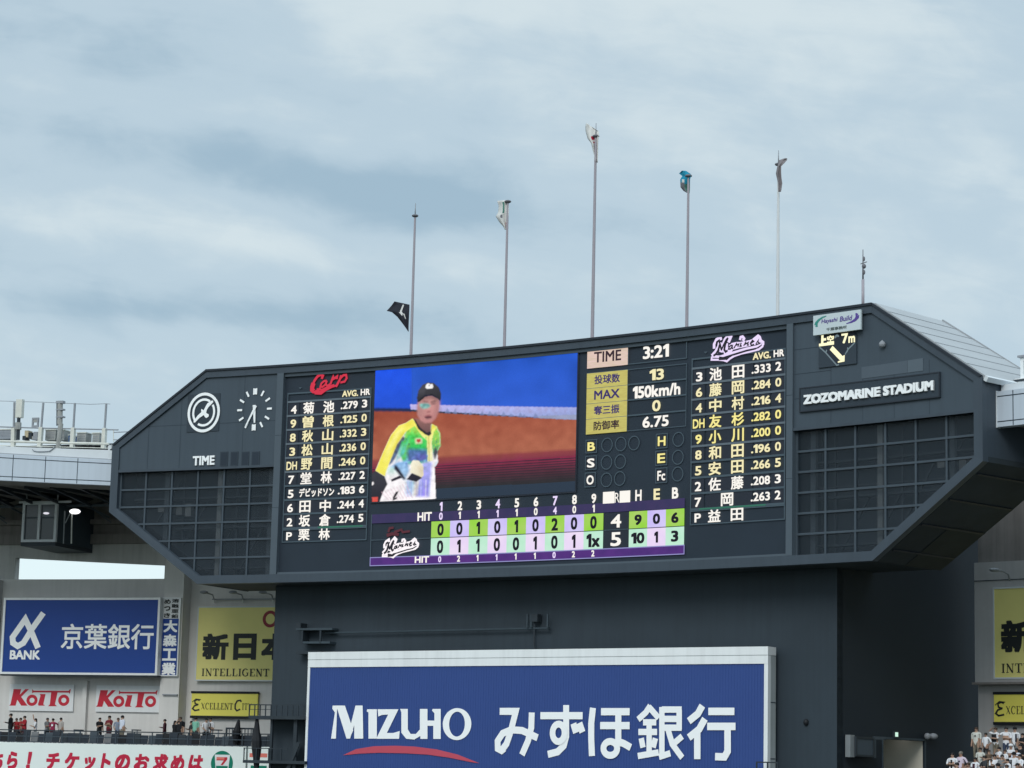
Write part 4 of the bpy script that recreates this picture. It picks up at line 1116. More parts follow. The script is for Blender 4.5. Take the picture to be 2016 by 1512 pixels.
t = thing('name_sign', ARC.at(1712, 812, 0), 'long dark stadium name sign with raised white capitals', 'sign')
b = MB(); p, q = A(1573.5, 812, -.12), A(1850, 731.5, -.12)
b.rect(ARC, p[0], p[1], q[0], q[1], -.12, 'plate', .12); b.frame(ARC, p[0], p[1], q[0], q[1], .06, -.14, 'rim_dark', .03); b.build('panel', t)
b = MB(); b.ptext(ARC, 'ZOZOMARINE STADIUM', 1581.5, 796.5, 1837, 748.5, -.24, 'letter_white', .05, depth=.10); b.build('lettering', t)

b = MB(); o = -.35                                     # sponsor board
p, q = A(1601, 660.5, o), A(1694.5, 609, o)
t = thing('sponsor_sign', ARC.pt((p[0] + q[0]) / 2, p[1], -.2), 'white sponsor sign with purple script between two curved swooshes, on the top rim', 'sign')
b.rect(ARC, p[0], p[1], q[0], q[1], o, 'sponsor_white', .12); b.build('board', t)
b = MB(); o = -.36; W_, H_ = q[0] - p[0], q[1] - p[1]
s = lambda x, y: (p[0] + W_ * x, p[1] + H_ * y)
b.stroke(ARC, [s(.06, .50), s(.07, .62), s(.12, .75), s(.20, .86), s(.28, .90)], .20, o, 'sign_teal', .04)
b.stroke(ARC, [s(.06, .50), s(.085, .45), s(.1, .44)], .16, o - .001, 'sign_teal', .03)
b.stroke(ARC, [s(.93, .72), s(.93, .62), s(.88, .50), s(.80, .42), s(.70, .38)], .24, o, 'sign_purple', .04)
b.stroke(ARC, [s(.93, .72), s(.905, .80), s(.89, .82)], .18, o - .001, 'sign_purple', .03)
b.text(ARC, 'Hayashi', s(.17, .5)[0], s(0, .50)[1], s(.50, .5)[0], s(0, .76)[1], o, 'sign_purple', .015, .2)
b.text(ARC, 'Build', s(.56, .5)[0], s(0, .52)[1], s(.81, .5)[0], s(0, .78)[1], o, 'sign_purple', .015, .2)
b.text(ARC, '千葉事務所', s(.28, 0)[0], s(0, .13)[1], s(.71, 0)[0], s(0, .29)[1], o, 'sign_grey_text', .02)
b.build('lettering', t)

b = MB(); o = -.10                                     # wind display
p, q = A(1611.5, 724.5, o), A(1686, 655, o)
t = thing('wind_display', ARC.pt((p[0] + q[0]) / 2, p[1], 0), 'dark wind display below the white sponsor sign with a pale arrow over a diamond outline', 'display')
b.rect(ARC, p[0], p[1], q[0], q[1] - .1, o, 'plate', .08)
z = Z(1590, 600, 11.63)
P_ = lambda pts, d=0: [A(x, y, o - d) for x, y in z(pts)]
b.poly(ARC, P_([(275, 690), (275, 960), (640, 1380), (1085, 870), (1085, 620), (700, 640)]), o - .01, 'led_cell')
b.build('panel', t)
b = MB()
for pts in ([(275, 970), (420, 1100), (670, 1385), (720, 1370)], [(1080, 870), (930, 1020), (860, 1140)], [(690, 745), (860, 910), (930, 1010)], [(420, 1100), (440, 1030)], [(930, 1020), (900, 1090)]):
    b.stroke(ARC, P_(pts), .07, o - .012, 'wind_line')
b.ring(ARC, A(*z([(675, 745)])[0], o), .09, .09, .1, o - .013, 'wind_line', n=10)
b.stroke(ARC, P_([(545, 985), (785, 1235)]), .25, o - .02, 'dot_amber')
b.poly(ARC, P_([(855, 1150), (850, 1300), (700, 1330), (695, 1300), (770, 1270), (800, 1180)]), o - .021, 'dot_amber')
b.stroke(ARC, P_([(265, 925), (610, 880)]), .14, o - .02, 'dot_amber')
b.stroke(ARC, P_([(345, 700), (340, 905)]), .14, o - .021, 'dot_amber'); b.stroke(ARC, P_([(350, 800), (430, 790)]), .12, o - .022, 'dot_amber')
b.ptext(ARC, '空', *z([(445, 870)])[0], *z([(605, 690)])[0], o - .023, 'dot_amber', .03)
b.ptext(ARC, '7', *z([(790, 890)])[0], *z([(940, 645)])[0], o - .02, 'dot_amber', .03, -.1); b.ptext(ARC, 'm', *z([(935, 875)])[0], *z([(1085, 705)])[0], o - .02, 'dot_amber', .03)
b.build('light_figures', t)

# ================================================================== the dark tower under the scoreboard
TO = 2.35
TL_, TR_ = -16.91, 18.95
cx_, cy_ = arc_xy(TR_, TO); ax_, ay_ = arc_xy(TR_, TO + 16)
SIDE, _n = chord((cx_, cy_), (ax_, ay_))              # the tower's return wall, running back from its right corner
t = thing('tower', ARC.pt(1, -H, TO), 'dark blue grey painted tower wall under the scoreboard, behind the large blue billboard', 'tower')
b = MB()
b.rect(ARC, TL_, -H, TR_, ZB + .02, TO, 'tower_paint', .5)
b.rect(ARC, TL_, -H, TL_ + .5, ZB, TO + .5, 'tower_paint', 12)
b.build('front_wall', t)
b = MB()
d0, d1 = SIDE.inv(1739, 1485)[0], SIDE.inv(1820.5, 1485)[0]; dt = SIDE.inv(1780, 1457.5)[1]
b.rect(SIDE, 0.02, -H, d0, 14.5, 0.0, 'tower_side_shade', .12); b.rect(SIDE, d1, -H, 16, 14.5, 0.0, 'tower_side_shade', .12)
b.rect(SIDE, d0, dt, d1, 14.5, 0.0, 'tower_side_shade', .12)
b.build('side_wall', t)
b = MB()                                              # passage behind the doorway
b.rect(SIDE, d0 - .9, -2, d1 + 3.0, dt + .95, 3.2, 'beige_wall', .2); b.rect(SIDE, d1 + .02, -2, d1 + .2, dt + .9, .125, 'beige_wall', 3.0)
b.rect(SIDE, d0 - .2, -2, d0 - .02, dt + .9, .125, 'tower_trim', 3.0)
b.rect(SIDE, d0 - .2, dt + .9, d1 + .2, dt + 1.0, .125, 'tower_trim', 3.0)
b.frame(SIDE, d0 - .12, -2, d1 + .1, dt + .12, .1, -.03, 'tower_trim', .03)
b.build('doorway', t)
b = MB(); p = SIDE.pt(d1 - .7, dt + .6, 1.3); b.box(p, (.7, .40, .06), 'lamp_white', .6); b.build('passage_lamp', None, label='small lit ceiling lamp hidden inside the top of the beige doorway', category='lamp')

t = thing('exit_sign', SIDE.at(1761, 1452), 'small glowing pale green exit sign above the beige doorway', 'sign')
b = MB(); p, q = SIDE.inv(1757, 1452.5), SIDE.inv(1765.5, 1439.5); b.rect(SIDE, p[0], p[1], q[0], q[1], -.12, 'dark_steel', .12); b.build('case', t)
b = MB(); b.rect(SIDE, p[0] + .06, p[1] + .06, q[0] - .06, q[1] - .06, -.125, 'exit_glow'); b.build('light_panel', t)
t = thing('equipment_frame', SIDE.at(1700, 1492), 'grey boxed equipment frame on dark wall left of the beige doorway', 'equipment')
b = MB(); p, q = SIDE.inv(1674, 1490.5, -.4), SIDE.inv(1682.5, 1447, -.4); b.rect(SIDE, p[0], p[1], q[0], q[1], -.4, 'gantry', .3); b.build('post', t)
b = MB(); p, q = SIDE.inv(1686, 1486, -.5), SIDE.inv(1718.5, 1454.5, -.5); b.rect(SIDE, p[0], p[1], q[0], q[1], -.5, 'cladding', .5); b.frame(SIDE, p[0] - .08, p[1] - .08, q[0] + .08, q[1] + .08, .1, -.54, 'dark_steel', .1); b.build('cabinet', t)
b = MB(); p, q = SIDE.inv(1721, 1492, -.4), SIDE.inv(1725, 1452, -.4); b.rect(SIDE, p[0], p[1], q[0], q[1], -.4, 'mullion', .1)
q2 = SIDE.inv(1743, 1453, -.4); b.rect(SIDE, p[0], q2[1] - .1, q2[0], q2[1] + .06, -.42, 'mullion', .1); b.build('bracket', t)
t = thing('wall_floodlight', SIDE.at(1831, 1455), 'pair of small grey wall lamps right of the doorway', 'lamp')
for x in (1826, 1837):
    b = MB(); p = SIDE.at(x, 1449.5, -.25); b.ball(p, (.18, .18, .17) if x < 1830 else (.26, .2, .16), 'grey_steel'); b.tube(p, SIDE.at(x, 1449, 0), .05, 'dark_steel'); b.build('lamp_head', t, True)
b = MB(); b.ball(ARC.at(1587, 1422, TO - .05), (.14, .14, .17), 'black'); b.build('vent_hole', None, True, label='small dark round vent on tower wall right of the billboard', category='vent')

t = thing('pipe_rail', ARC.at(860, 1242, TO), 'long thin dark pipe running along the tower wall above the blue billboard', 'pipe')
b = MB(); pts = [ARC.at(640 + 442 * i / 10, 1246.2 - 9.5 * i / 10, TO - .3) for i in range(11)]; b.path(pts, .055, 'tower_trim'); b.build('pipe', t)
for x in (660, 800, 940, 1080): b = MB(); b.tube(ARC.at(x, 1246 - (x - 640) * .0215, TO - .3), ARC.at(x, 1246 - (x - 640) * .0215, TO + .05), .03, 'tower_trim'); b.build('stand_off', t)
t = thing('hoist_bracket', ARC.at(610, 1268, TO), 'dark steel bracket box on tower wall above the billboard corner', 'bracket')
b = MB(); o = TO - .7
p, q = A(582, 1241, o), A(592, 1226.5, o); b.rect(ARC, p[0], p[1], q[0], q[1], o, 'dark_steel', .7); b.build('end_block', t)
b = MB(); p, q = A(582, 1241, o), A(654, 1236, o); b.rect(ARC, p[0], q[1] - .12, q[0], q[1], o, 'tower_trim', .7)
p, q = A(592, 1267, o), A(632, 1241, o); b.rect(ARC, p[0], p[1], p[0] + .12, q[1], o, 'dark_steel', .7); b.rect(ARC, q[0] - .1, p[1], q[0], q[1], o + .01, 'dark_steel', .1)
b.rect(ARC, p[0], p[1], q[0] + .6, p[1] + .12, o + .02, 'tower_trim', .68); b.rect(ARC, p[0] - .3, p[1] - .6, p[0] + 1.2, p[1] - .42, o + .03, 'dark_steel', .6); b.build('bracket_frame', t)
t = thing('wall_box', ARC.at(1055, 1234, TO), 'small dark steel box with a drop pipe on the tower wall above billboard', 'box')
b = MB(); o = TO - .5
for x in (1036, 1044, 1076): b = MB(); p, q = A(x, 1235, o), A(x + 3, 1209, o); b.rect(ARC, p[0], p[1], q[0], q[1], o, 'tower_trim', .1); b.build('post', t)
b = MB(); p, q = A(1045, 1224, o), A(1058, 1209, o); b.rect(ARC, p[0], p[1], q[0], q[1], o, 'dark_steel', .4); b.build('lamp_box', t)
b = MB(); b.tube(ARC.at(1052, 1224, o + .2), ARC.at(1052, 1282, o + .2), .05, 'dark_steel'); b.build('drop_pipe', t)

# ---- the blue bank billboard on the tower
m0, m1 = arc_xy(-13.80, 1.2), arc_xy(15.66, 1.2)
BB, BN = chord(m0, m1)
BT = 6.80
t = thing('bank_billboard', BB.pt(BN / 2, -4), 'large blue ribbed bank billboard with white frame and white lettering on the tower', 'billboard')
b = MB()
b.rect(BB, 0, BT - .42, BN, BT, -.06, 'sign_frame', .86); b.rect(BB, 0, BT - .45, BN, BT - .42, -.03, 'sign_side', .4)
b.rect(BB, 0, BT - .86, BN, BT - .45, -.05, 'sign_frame', .3)
b.rect(BB, 0, -4, .16, BT - .86, -.04, 'sign_frame', .3); b.rect(BB, BN - .22, -4, BN, BT - .86, -.04, 'sign_frame', .3)
b.rect(BB, .16, -4, BN - .22, -3.8, -.04, 'sign_frame', .3)
b.build('frame', t)
b = MB(); b.rect(BB, BN - .3, -4, BN - .01, BT - .45, .262, 'sign_side', .56)
for z in (1.2, 4.0): b.rect(BB, BN - .02, z, BN + .0, z + .05, .27, 'seam', .5)
b.build('side_panel', t)
b = MB(); b.rect(BB, .0, -4, .3, BT - .45, .262, 'sign_side', .56); b.build('side_panel', t)
b = MB()                                              # ribbed metal face
q, fs = [], []
nr = 176
for i in range(nr + 1):
    for j, dl in ((0, 0.0), (1, .55), (2, .62), (3, .94)):
        if i == nr and j: break
        l = .16 + (BN - .38) * (i + dl) / nr; o = (.0, .0, .016, .016)[j]
        q += [BB.pt(l, -3.8, o), BB.pt(l, BT - .86, o)]
b.add(q, [(2 * i, 2 * i + 2, 2 * i + 3, 2 * i + 1) for i in range(len(q) // 2 - 1)], 'bill_blue')
b.rect(BB, .1, -3.9, BN - .1, BT - .5, .08, 'bill_blue', .15)
b.build('ribbed_panel', t)
b = MB(); o = -.03; m = 'letter_white'
z = Z(460, 1090, 3.15); M = lambda pts: [BB.inv(x, y, o) for x, y in z(pts)]


def bp(pts, d=0.0, mm=None): b.poly(BB, M(pts), o - d, mm or m)


# MIZUHO: heavy stems, light hairlines, small serifs
bp([(614, 942), (642, 942), (640, 1000), (634, 1147), (604, 1147), (628, 985), (612, 962)])
bp([(636, 942), (690, 942), (742, 1095), (718, 1147), (700, 1147)], .001)
bp([(756, 942), (785, 942), (722, 1147), (704, 1147)], .002); bp([(765, 942), (800, 942), (804, 1147), (748, 1147), (748, 1000)], .003)
bp([(828, 965), (888, 965), (888, 1147), (836, 1147), (836, 985), (825, 978)])
bp([(893, 965), (1022, 965), (950, 1112), (990, 1112), (1030, 1100), (1026, 1148), (884, 1148), (958, 998), (920, 1000), (897, 1010)])
bp([(1033, 963), (1080, 963), (1080, 1090), (1098, 1118), (1130, 1118), (1155, 1090), (1155, 963), (1202, 963), (1202, 1035), (1245, 1035), (1245, 990), (1230, 972), (1235, 963), (1284, 963), (1284, 1149), (1238, 1149), (1238, 1068), (1202, 1068), (1202, 1149), (1158, 1149), (1158, 1130), (1120, 1153), (1070, 1148), (1040, 1110), (1040, 985)])
oc_ = BB.inv(*z([(1385, 1057)])[0], o)
rx_ = abs(BB.inv(*z([(1474, 1057)])[0], o)[0] - oc_[0]); rz_ = abs(BB.inv(*z([(1385, 958)])[0], o)[1] - oc_[1])
q = []
for k in range(40):
    a = 2 * math.pi * k / 40; q += [BB.pt(oc_[0] + rx_ * math.cos(a), oc_[1] + rz_ * math.sin(a), o), BB.pt(oc_[0] + rx_ * .55 * math.cos(a), oc_[1] + rz_ * .78 * math.sin(a), o)]
b.add(q, [(2 * k, (2 * k + 2) % 80, (2 * k + 3) % 80, 2 * k + 1) for k in range(40)], m)
zz2 = Z(1050, 1090, 3.5836)
KW = .375
CH = [(z, [(1650, 978), (1750, 978), (1718, 1105), (1692, 1180), (1662, 1220)]), (z, [(1680, 1206), (1662, 1221), (1638, 1208), (1637, 1162), (1668, 1115), (1722, 1092), (1790, 1097), (1885, 1142)]), (z, [(1849, 985), (1846, 1080), (1826, 1160), (1788, 1248)]),
      (zz2, [(50, 1143), (348, 1143)]), (zz2, [(232, 1068), (232, 1290), (215, 1355), (172, 1398), (103, 1416)]), (zz2, [(283, 1198), (302, 1264)]), (zz2, [(325, 1194), (347, 1260)]),
      (zz2, [(421, 1088), (409, 1200), (409, 1300), (414, 1428)]), (zz2, [(478, 1115), (680, 1115)]), (zz2, [(472, 1213), (680, 1213)]), (zz2, [(600, 1115), (600, 1360)]), (zz2, [(590, 1322), (640, 1340), (688, 1368)]),
      (zz2, [(826, 1072), (795, 1120), (740, 1170)]), (zz2, [(815, 1080), (850, 1120), (885, 1160)]), (zz2, [(775, 1190), (868, 1190)]), (zz2, [(742, 1258), (874, 1258)]), (zz2, [(818, 1190), (818, 1410)]), (zz2, [(762, 1302), (775, 1368)]), (zz2, [(862, 1302), (846, 1368)]), (zz2, [(738, 1428), (885, 1402)]),
      (zz2, [(908, 1082), (908, 1440)]), (zz2, [(908, 1100), (1048, 1100)]), (zz2, [(1030, 1100), (1030, 1240)]), (zz2, [(908, 1166), (1030, 1166)]), (zz2, [(908, 1228), (1048, 1228)]), (zz2, [(888, 1434), (968, 1408)]), (zz2, [(948, 1228), (982, 1345), (1052, 1440)]), (zz2, [(1052, 1288), (985, 1346)]),
      (zz2, [(1194, 1072), (1162, 1130), (1098, 1182)]), (zz2, [(1212, 1165), (1172, 1238), (1098, 1298)]), (zz2, [(1158, 1245), (1158, 1450)]), (zz2, [(1236, 1113), (1420, 1113)]), (zz2, [(1228, 1219), (1428, 1219)]), (zz2, [(1372, 1219), (1372, 1395), (1350, 1434), (1284, 1432)])]
for k, (zf, pts) in enumerate(CH): b.stroke(BB, [BB.inv(x, y, o) for x, y in zf(pts)], KW * (.86 if 12 <= k < 28 else 1), o - .004 - .0006 * k, m)
b.ring(BB, BB.inv(*zz2([(180, 1264)])[0], o), .38, .46, KW * .95, o - .030, m, n=24); b.ring(BB, BB.inv(*zz2([(545, 1374)])[0], o), .42, .36, KW * .95, o - .031, m, n=24)
bp([(678, 1250), (760, 1212), (870, 1194), (1000, 1191), (1120, 1196), (1260, 1214), (1390, 1246), (1525, 1300), (1470, 1292), (1330, 1264), (1200, 1246), (1060, 1238), (900, 1235), (780, 1240)], .002, 'bill_red')
b.build('lettering', t)

# ================================================================== the stands either side
FLOOR = 1.44
WO = 14.0


def serif_word(b, S, s, l0, z0, l1, z1, off, m):
    """thick and thin roman capitals with bracket serifs"""
    wd = {'I': .42, 'N': .98, 'T': .86, 'E': .80, 'L': .78, 'G': .95, 'X': .92, 'C': .9, 'Y': .9}
    tot = sum(wd[c] + .16 for c in s) - .16
    u = (l1 - l0) / tot; h = z1 - z0; x = l0
    T, n = .20 * u, .085 * u                           # thick and thin strokes
    k = [0]

    def st(p, w, w1=None):
        k[0] += 1; b.stroke(S, [(x + a * u, z0 + c * h) for a, c in p], w, off - .0004 * k[0], m, w1)
    for c in s:
        w = wd[c]; e = .04
        if c == 'I': st([(w / 2, 0), (w / 2, 1)], T); st([(.02, e), (w - .02, e)], n); st([(.02, 1 - e), (w - .02, 1 - e)], n)
        elif c == 'N': st([(.16, 0), (.16, 1)], n); st([(.12, 1), (w - .16, 0)], T); st([(w - .16, 0), (w - .16, 1)], n); st([(0, e), (.32, e)], n); st([(w - .3, 1 - e), (w, 1 - e)], n); st([(0, 1 - e), (.22, 1 - e)], n)
        elif c == 'T': st([(w / 2, 0), (w / 2, 1)], T); st([(0, 1 - e), (w, 1 - e)], n); st([(.2, e), (w - .2, e)], n); st([(.03, .74), (.03, 1)], n); st([(w - .03, .74), (w - .03, 1)], n)
        elif c == 'E': st([(.2, 0), (.2, 1)], T); st([(.02, 1 - e), (w - .04, 1 - e)], n); st([(.02, e), (w, e)], n); st([(.2, .52), (w - .22, .52)], n); st([(w - .04, .74), (w - .04, 1)], n); st([(w - .02, 0), (w - .02, .28)], n)
        elif c == 'L': st([(.2, 0), (.2, 1)], T); st([(.02, 1 - e), (.42, 1 - e)], n); st([(.02, e), (w, e)], n); st([(w - .03, 0), (w - .03, .3)], n)
        elif c in 'GC':
            st([(w * (.5 + .46 * math.cos(R(a))), .5 + .48 * math.sin(R(a))) for a in range(45, 316, 18)], n * 1.5)
            st([(w * (.5 + .42 * math.cos(R(a))), .5 + .40 * math.sin(R(a))) for a in range(115, 246, 18)], T * .8)
            if c == 'G': st([(w - .14, .08), (w - .14, .46)], T * .8); st([(w - .34, .46), (w, .46)], n)
            else: st([(w - .08, .66), (w - .08, .96)], n)
        elif c == 'X': st([(.1, 1), (w - .1, 0)], T); st([(.12, 0), (w - .12, 1)], n)
        elif c == 'Y': st([(.1, 1), (w / 2, .45), (w / 2, 0)], T); st([(w - .1, 1), (w / 2, .45)], n)
        x += (w + .16) * u


def yellow_signs(l0, place):
    """the two developer signs of one stand: l0 is the left edge of the upper one"""
    o = WO - .35 if place == 'left' else WO - .62
    t = thing('advert_sign', ARC.pt(l0 + 5, 5.7, o), {'left': 'large pale yellow advertising sign with black characters, partly behind the dark tower',
              'right': 'large pale yellow advertising sign at the far right, cut by the edge of the picture'}[place], 'sign', 'yellow advertising signs on the stands')
    b = MB(); b.rect(ARC, l0, 5.72, l0 + 11, 10.40, o, 'sign_yellow', .2); b.frame(ARC, l0 - .05, 5.67, l0 + 11.05, 10.45, .08, o - .02, 'fascia_trim', .1); b.build('board', t)
    b = MB()
    for i, ch in enumerate('新日本'):
        x = l0 + .38 + 1.94 * i; b.text(ARC, ch, x + (.10 if ch == '日' else 0), 7.02, x + (1.72 if ch != '日' else 1.62), 8.70, o - .01, 'letter_black', .045)
    b.ring(ARC, (l0 + 4.78, 9.62), .40, .44, .2, o - .01, 'sign_crimson', n=24)
    serif_word(b, ARC, 'INTELLIGENT', l0 + .40, 5.98, l0 + 4.85, 6.46, o - .01, 'letter_black'); b.build('lettering', t)
    o = WO - .25
    t = thing('advert_sign', ARC.pt(l0 + 2, 3.4, o), {'left': 'low bright yellow sign with black edges and olive capitals, behind the dark catwalk',
              'right': 'low bright yellow sign with black edges at the far right, above the white shirted crowd'}[place], 'sign', 'yellow advertising signs on the stands')
    q = l0 - .25; zt_, zb_ = 5.02, 3.30; w = 4.35 if place == 'left' else 6.0
    b = MB(); b.rect(ARC, q, zb_ + .16, q + w, zt_ - .14, o, 'sign_yellow_bright', .12); b.rect(ARC, q - .03, zt_ - .14, q + w + .03, zt_, o - .05, 'black', .2); b.rect(ARC, q - .03, zb_, q + w + .03, zb_ + .16, o - .05, 'black', .2); b.build('board', t)
    b = MB(); zc = 3.86
    s = lambda x, y: (q + x, zc + y)
    b.stroke(ARC, [s(.55, .56), s(.40, .62), s(.22, .54), s(.26, .36), s(.48, .30)], .09, o - .01, 'letter_black'); b.stroke(ARC, [s(.46, .30), s(.22, .22), s(.10, .04), s(.26, -.08), s(.56, -.02)], .10, o - .0105, 'letter_black')
    b.stroke(ARC, [s(.06, .46), s(.30, .66), s(.62, .62)], .05, o - .011, 'letter_black')
    serif_word(b, ARC, 'XCELLENT', q + .66, zc, q + 2.75, zc + .42, o - .01, 'letter_black')
    b.stroke(ARC, [s(3.30, .50), s(3.22, .60), s(3.02, .56), s(2.90, .34), s(2.90, .08), s(3.02, -.06), s(3.24, .04)], .10, o - .01, 'letter_black')
    serif_word(b, ARC, 'ITY', q + 3.36, zc, q + 3.98, zc + .42, o - .01, 'letter_black'); b.build('lettering', t)


# ---- left stand
LS = thing('stand_building', ARC.pt(-32, -H, WO), 'grey concrete stand left of the scoreboard with a long open slot to the sky', 'stadium stand', 'stands beside the scoreboard')
wl0, wl1 = A(29.5, 1120, WO)[0], A(324, 1125, WO)[0]
wz = [A(30, 1139.5, WO)[1], A(323.5, 1140.5, WO)[1], A(326, 1112.5, WO)[1], A(31, 1098, WO)[1]]
b = MB()
lw = wz[0] + (wz[1] - wz[0])
zlow = min(wz[0], wz[1]); zlow = (wz[0] + wz[1]) / 2
b.rect(ARC, -60, -H, -16.95, zlow, WO, 'concrete', .6)
b.rect(ARC, -60, zlow, wl0, 15.2, WO, 'concrete_grey', .6); b.rect(ARC, wl1, zlow, -16.95, 15.2, WO, 'concrete_grey', .6)
b.strip(ARC, ((wl0, 15.0), (wl1, 15.0)), ((wl0, wz[3]), (wl1, wz[2])), WO, WO + .6, 'concrete_grey', 8)
b.build('wall', LS)
b = MB()
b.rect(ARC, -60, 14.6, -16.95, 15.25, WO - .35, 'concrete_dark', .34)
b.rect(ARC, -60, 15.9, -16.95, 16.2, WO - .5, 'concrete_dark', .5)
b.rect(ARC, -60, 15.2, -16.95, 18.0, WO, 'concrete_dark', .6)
b.build('upper_beam', LS)
cl0, cl1 = A(313.5, 1380, 13)[0], A(351.5, 1380, 13)[0]
b = MB(); b.rect(ARC, cl0, -H, cl1, 15, WO - 1.0, 'concrete', .99); b.rect(ARC, cl0 + .25, 4.7, cl1 - .05, 4.78, WO - 1.15, 'grey_steel', .15); b.build('column', LS)
pl = A(166, 1370, WO)[0]
b = MB(); b.rect(ARC, pl, FLOOR, pl + .28, 5.6, WO - .3, 'concrete', .29); b.build('pilaster', LS)
b = MB(); pl = A(5, 1170, WO)[0]; b.rect(ARC, pl - 1.2, 5.8, pl, 12.2, WO - .8, 'concrete_grey', .79); b.build('pilaster', LS)
b = MB(); b.rect(ARC, -60, FLOOR - .4, -17.2, FLOOR, 8.3, 'tier', WO - 8.3); b.build('gallery_floor', LS)
b = MB(); b.rect(ARC, -60, -H, -17.2, FLOOR - .45, 8.6, 'concrete_grey', .4); b.build('base_wall', LS)
FAS = 1.0
lf1 = -27.62


def zs_(py0, py1, x0=0, x1=217):                       # heights along the fascia, given at both ends
    a, c = A(x0, py0, FAS), A(x1, py1, FAS)
    return lambda l: a[1] + (c[1] - a[1]) * (l - a[0]) / (c[0] - a[0])


ft, fb, fp = zs_(893, 905), zs_(945.5, 955.5), zs_(877.5, 885)
b = MB()
b.strip(ARC, ((-50, ft(-50)), (lf1, ft(lf1))), ((-50, fb(-50)), (lf1, fb(lf1))), FAS, FAS + .5, 'fascia', 16)
for px in (24.5, 88.5, 152):                           # panel joints
    l = A(px, 920, FAS)[0]; b.rect(ARC, l, fb(l) + .02, l + .05, ft(l) - .02, FAS - .005, 'seam', .03)
b.strip(ARC, ((-50, ft(-50) - .22), (lf1, ft(lf1) - .22)), ((-50, ft(-50) - .27), (lf1, ft(lf1) - .27)), FAS - .006, FAS + .1, 'seam', 16)
b.strip(ARC, ((-50, fb(-50) + .27), (lf1, fb(lf1) + .27)), ((-50, fb(-50) + .22), (lf1, fb(lf1) + .22)), FAS - .006, FAS + .1, 'seam', 16)
b.build('fascia', LS)
b = MB()
b.strip(ARC, ((-50, fp(-50)), (lf1 - .05, fp(lf1))), ((-50, ft(-50) + .06), (lf1 - .05, ft(lf1) + .06)), FAS + .25, FAS + 1.2, 'fascia_trim', 16)
b.strip(ARC, ((-50, ft(-50) + .06), (lf1 - .02, ft(lf1) + .06)), ((-50, ft(-50)), (lf1 - .02, ft(lf1))), FAS + .12, FAS + 1.2, 'grey_steel', 16)
b.rect(ARC, lf1 - .42, ft(lf1) + .06, lf1 - .02, fp(lf1) + .1, FAS + .1, 'fascia_trim', .9); b.build('parapet', LS)
b = MB()
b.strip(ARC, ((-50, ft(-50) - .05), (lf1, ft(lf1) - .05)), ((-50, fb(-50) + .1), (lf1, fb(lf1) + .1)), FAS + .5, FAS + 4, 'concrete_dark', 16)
b.rect(ARC, -60, 17.6, -27.1, 18.2, FAS + 4, 'concrete_dark', 11); b.rect(ARC, -27.1, 15.4, -17, 15.9, 6.2, 'concrete_dark', 9)  # second slab is out of sight, added as a ceiling to darken what lies below
b.build('roof_slab', LS)
b = MB()                                               # roof trusses under the slab
for k in range(13):
    l = -48 + 1.75 * k
    p0, p1, p2 = ARC.pt(l, 17.3, 4.8), ARC.pt(l, 16.7, 10.0), ARC.pt(l, 17.6, 13.6)
    b.bar(p0, p2, .16, .2, 'dark_steel'); b.bar(p0, p1, .14, .16, 'dark_steel'); b.bar(p1, p2, .14, .16, 'dark_steel')
    b.bar(ARC.pt(l, 17.3, 11.0), ARC.pt(l + 1.75, 16.2, 12.5), .10, .10, 'mullion'); b.bar(p1, ARC.pt(l + 1.75, 16.7, 10.0), .14, .14, 'mullion')
    if k % 2: b.bar(ARC.pt(l, 17.3, 12.0), ARC.pt(l + 1.75, 15.9, 12.8), .08, .08, 'mullion')
b.build('roof_truss', LS)

# ---- signs on the left stand
o = WO - 1.6
t = thing('bank_sign', ARC.at(155, 1329, o), 'blue bank sign in a silver frame with white characters and angular mark', 'sign')
p, q = A(0.5, 1328, o), A(312, 1178, o)
pz0, pz1 = (A(0, 1327.3, o)[1] + A(310, 1329.5, o)[1]) / 2, (A(8.4, 1176.5, o)[1] + A(316, 1177, o)[1]) / 2
pl0, pl1 = (A(0, 1327, o)[0] + A(8.4, 1177, o)[0]) / 2, (A(309.5, 1329, o)[0] + A(317, 1177, o)[0]) / 2
b = MB(); b.rect(ARC, pl0 + .1, pz0 + .12, pl1 - .1, pz1 - .12, o, 'bank_blue', .25); b.build('panel', t)
b = MB(); b.frame(ARC, pl0, pz0, pl1, pz1, .14, o - .06, 'sign_frame', .5); b.rect(ARC, pl0, pz0 - .1, pl1, pz0 - .002, o + .02, 'dark_steel', .5); b.build('frame', t)
b = MB(); z = Z(0, 1090, 3.582); S_ = lambda pts: [A(x, y, o - .02) for x, y in z(pts)]
b.stroke(ARC, S_([(306, 418), (230, 525), (165, 630), (125, 652), (92, 630), (88, 590), (120, 545), (178, 462), (225, 560), (268, 665)]), .38, o - .02, 'letter_white')
b.ptext(ARC, 'BANK', *z([(68, 745)])[0], *z([(284, 682)])[0], o - .02, 'letter_white', .035); b.ptext(ARC, '京葉銀行', *z([(428, 672)])[0], *z([(1088, 495)])[0], o - .02, 'letter_white', .014)
b.build('lettering', t)

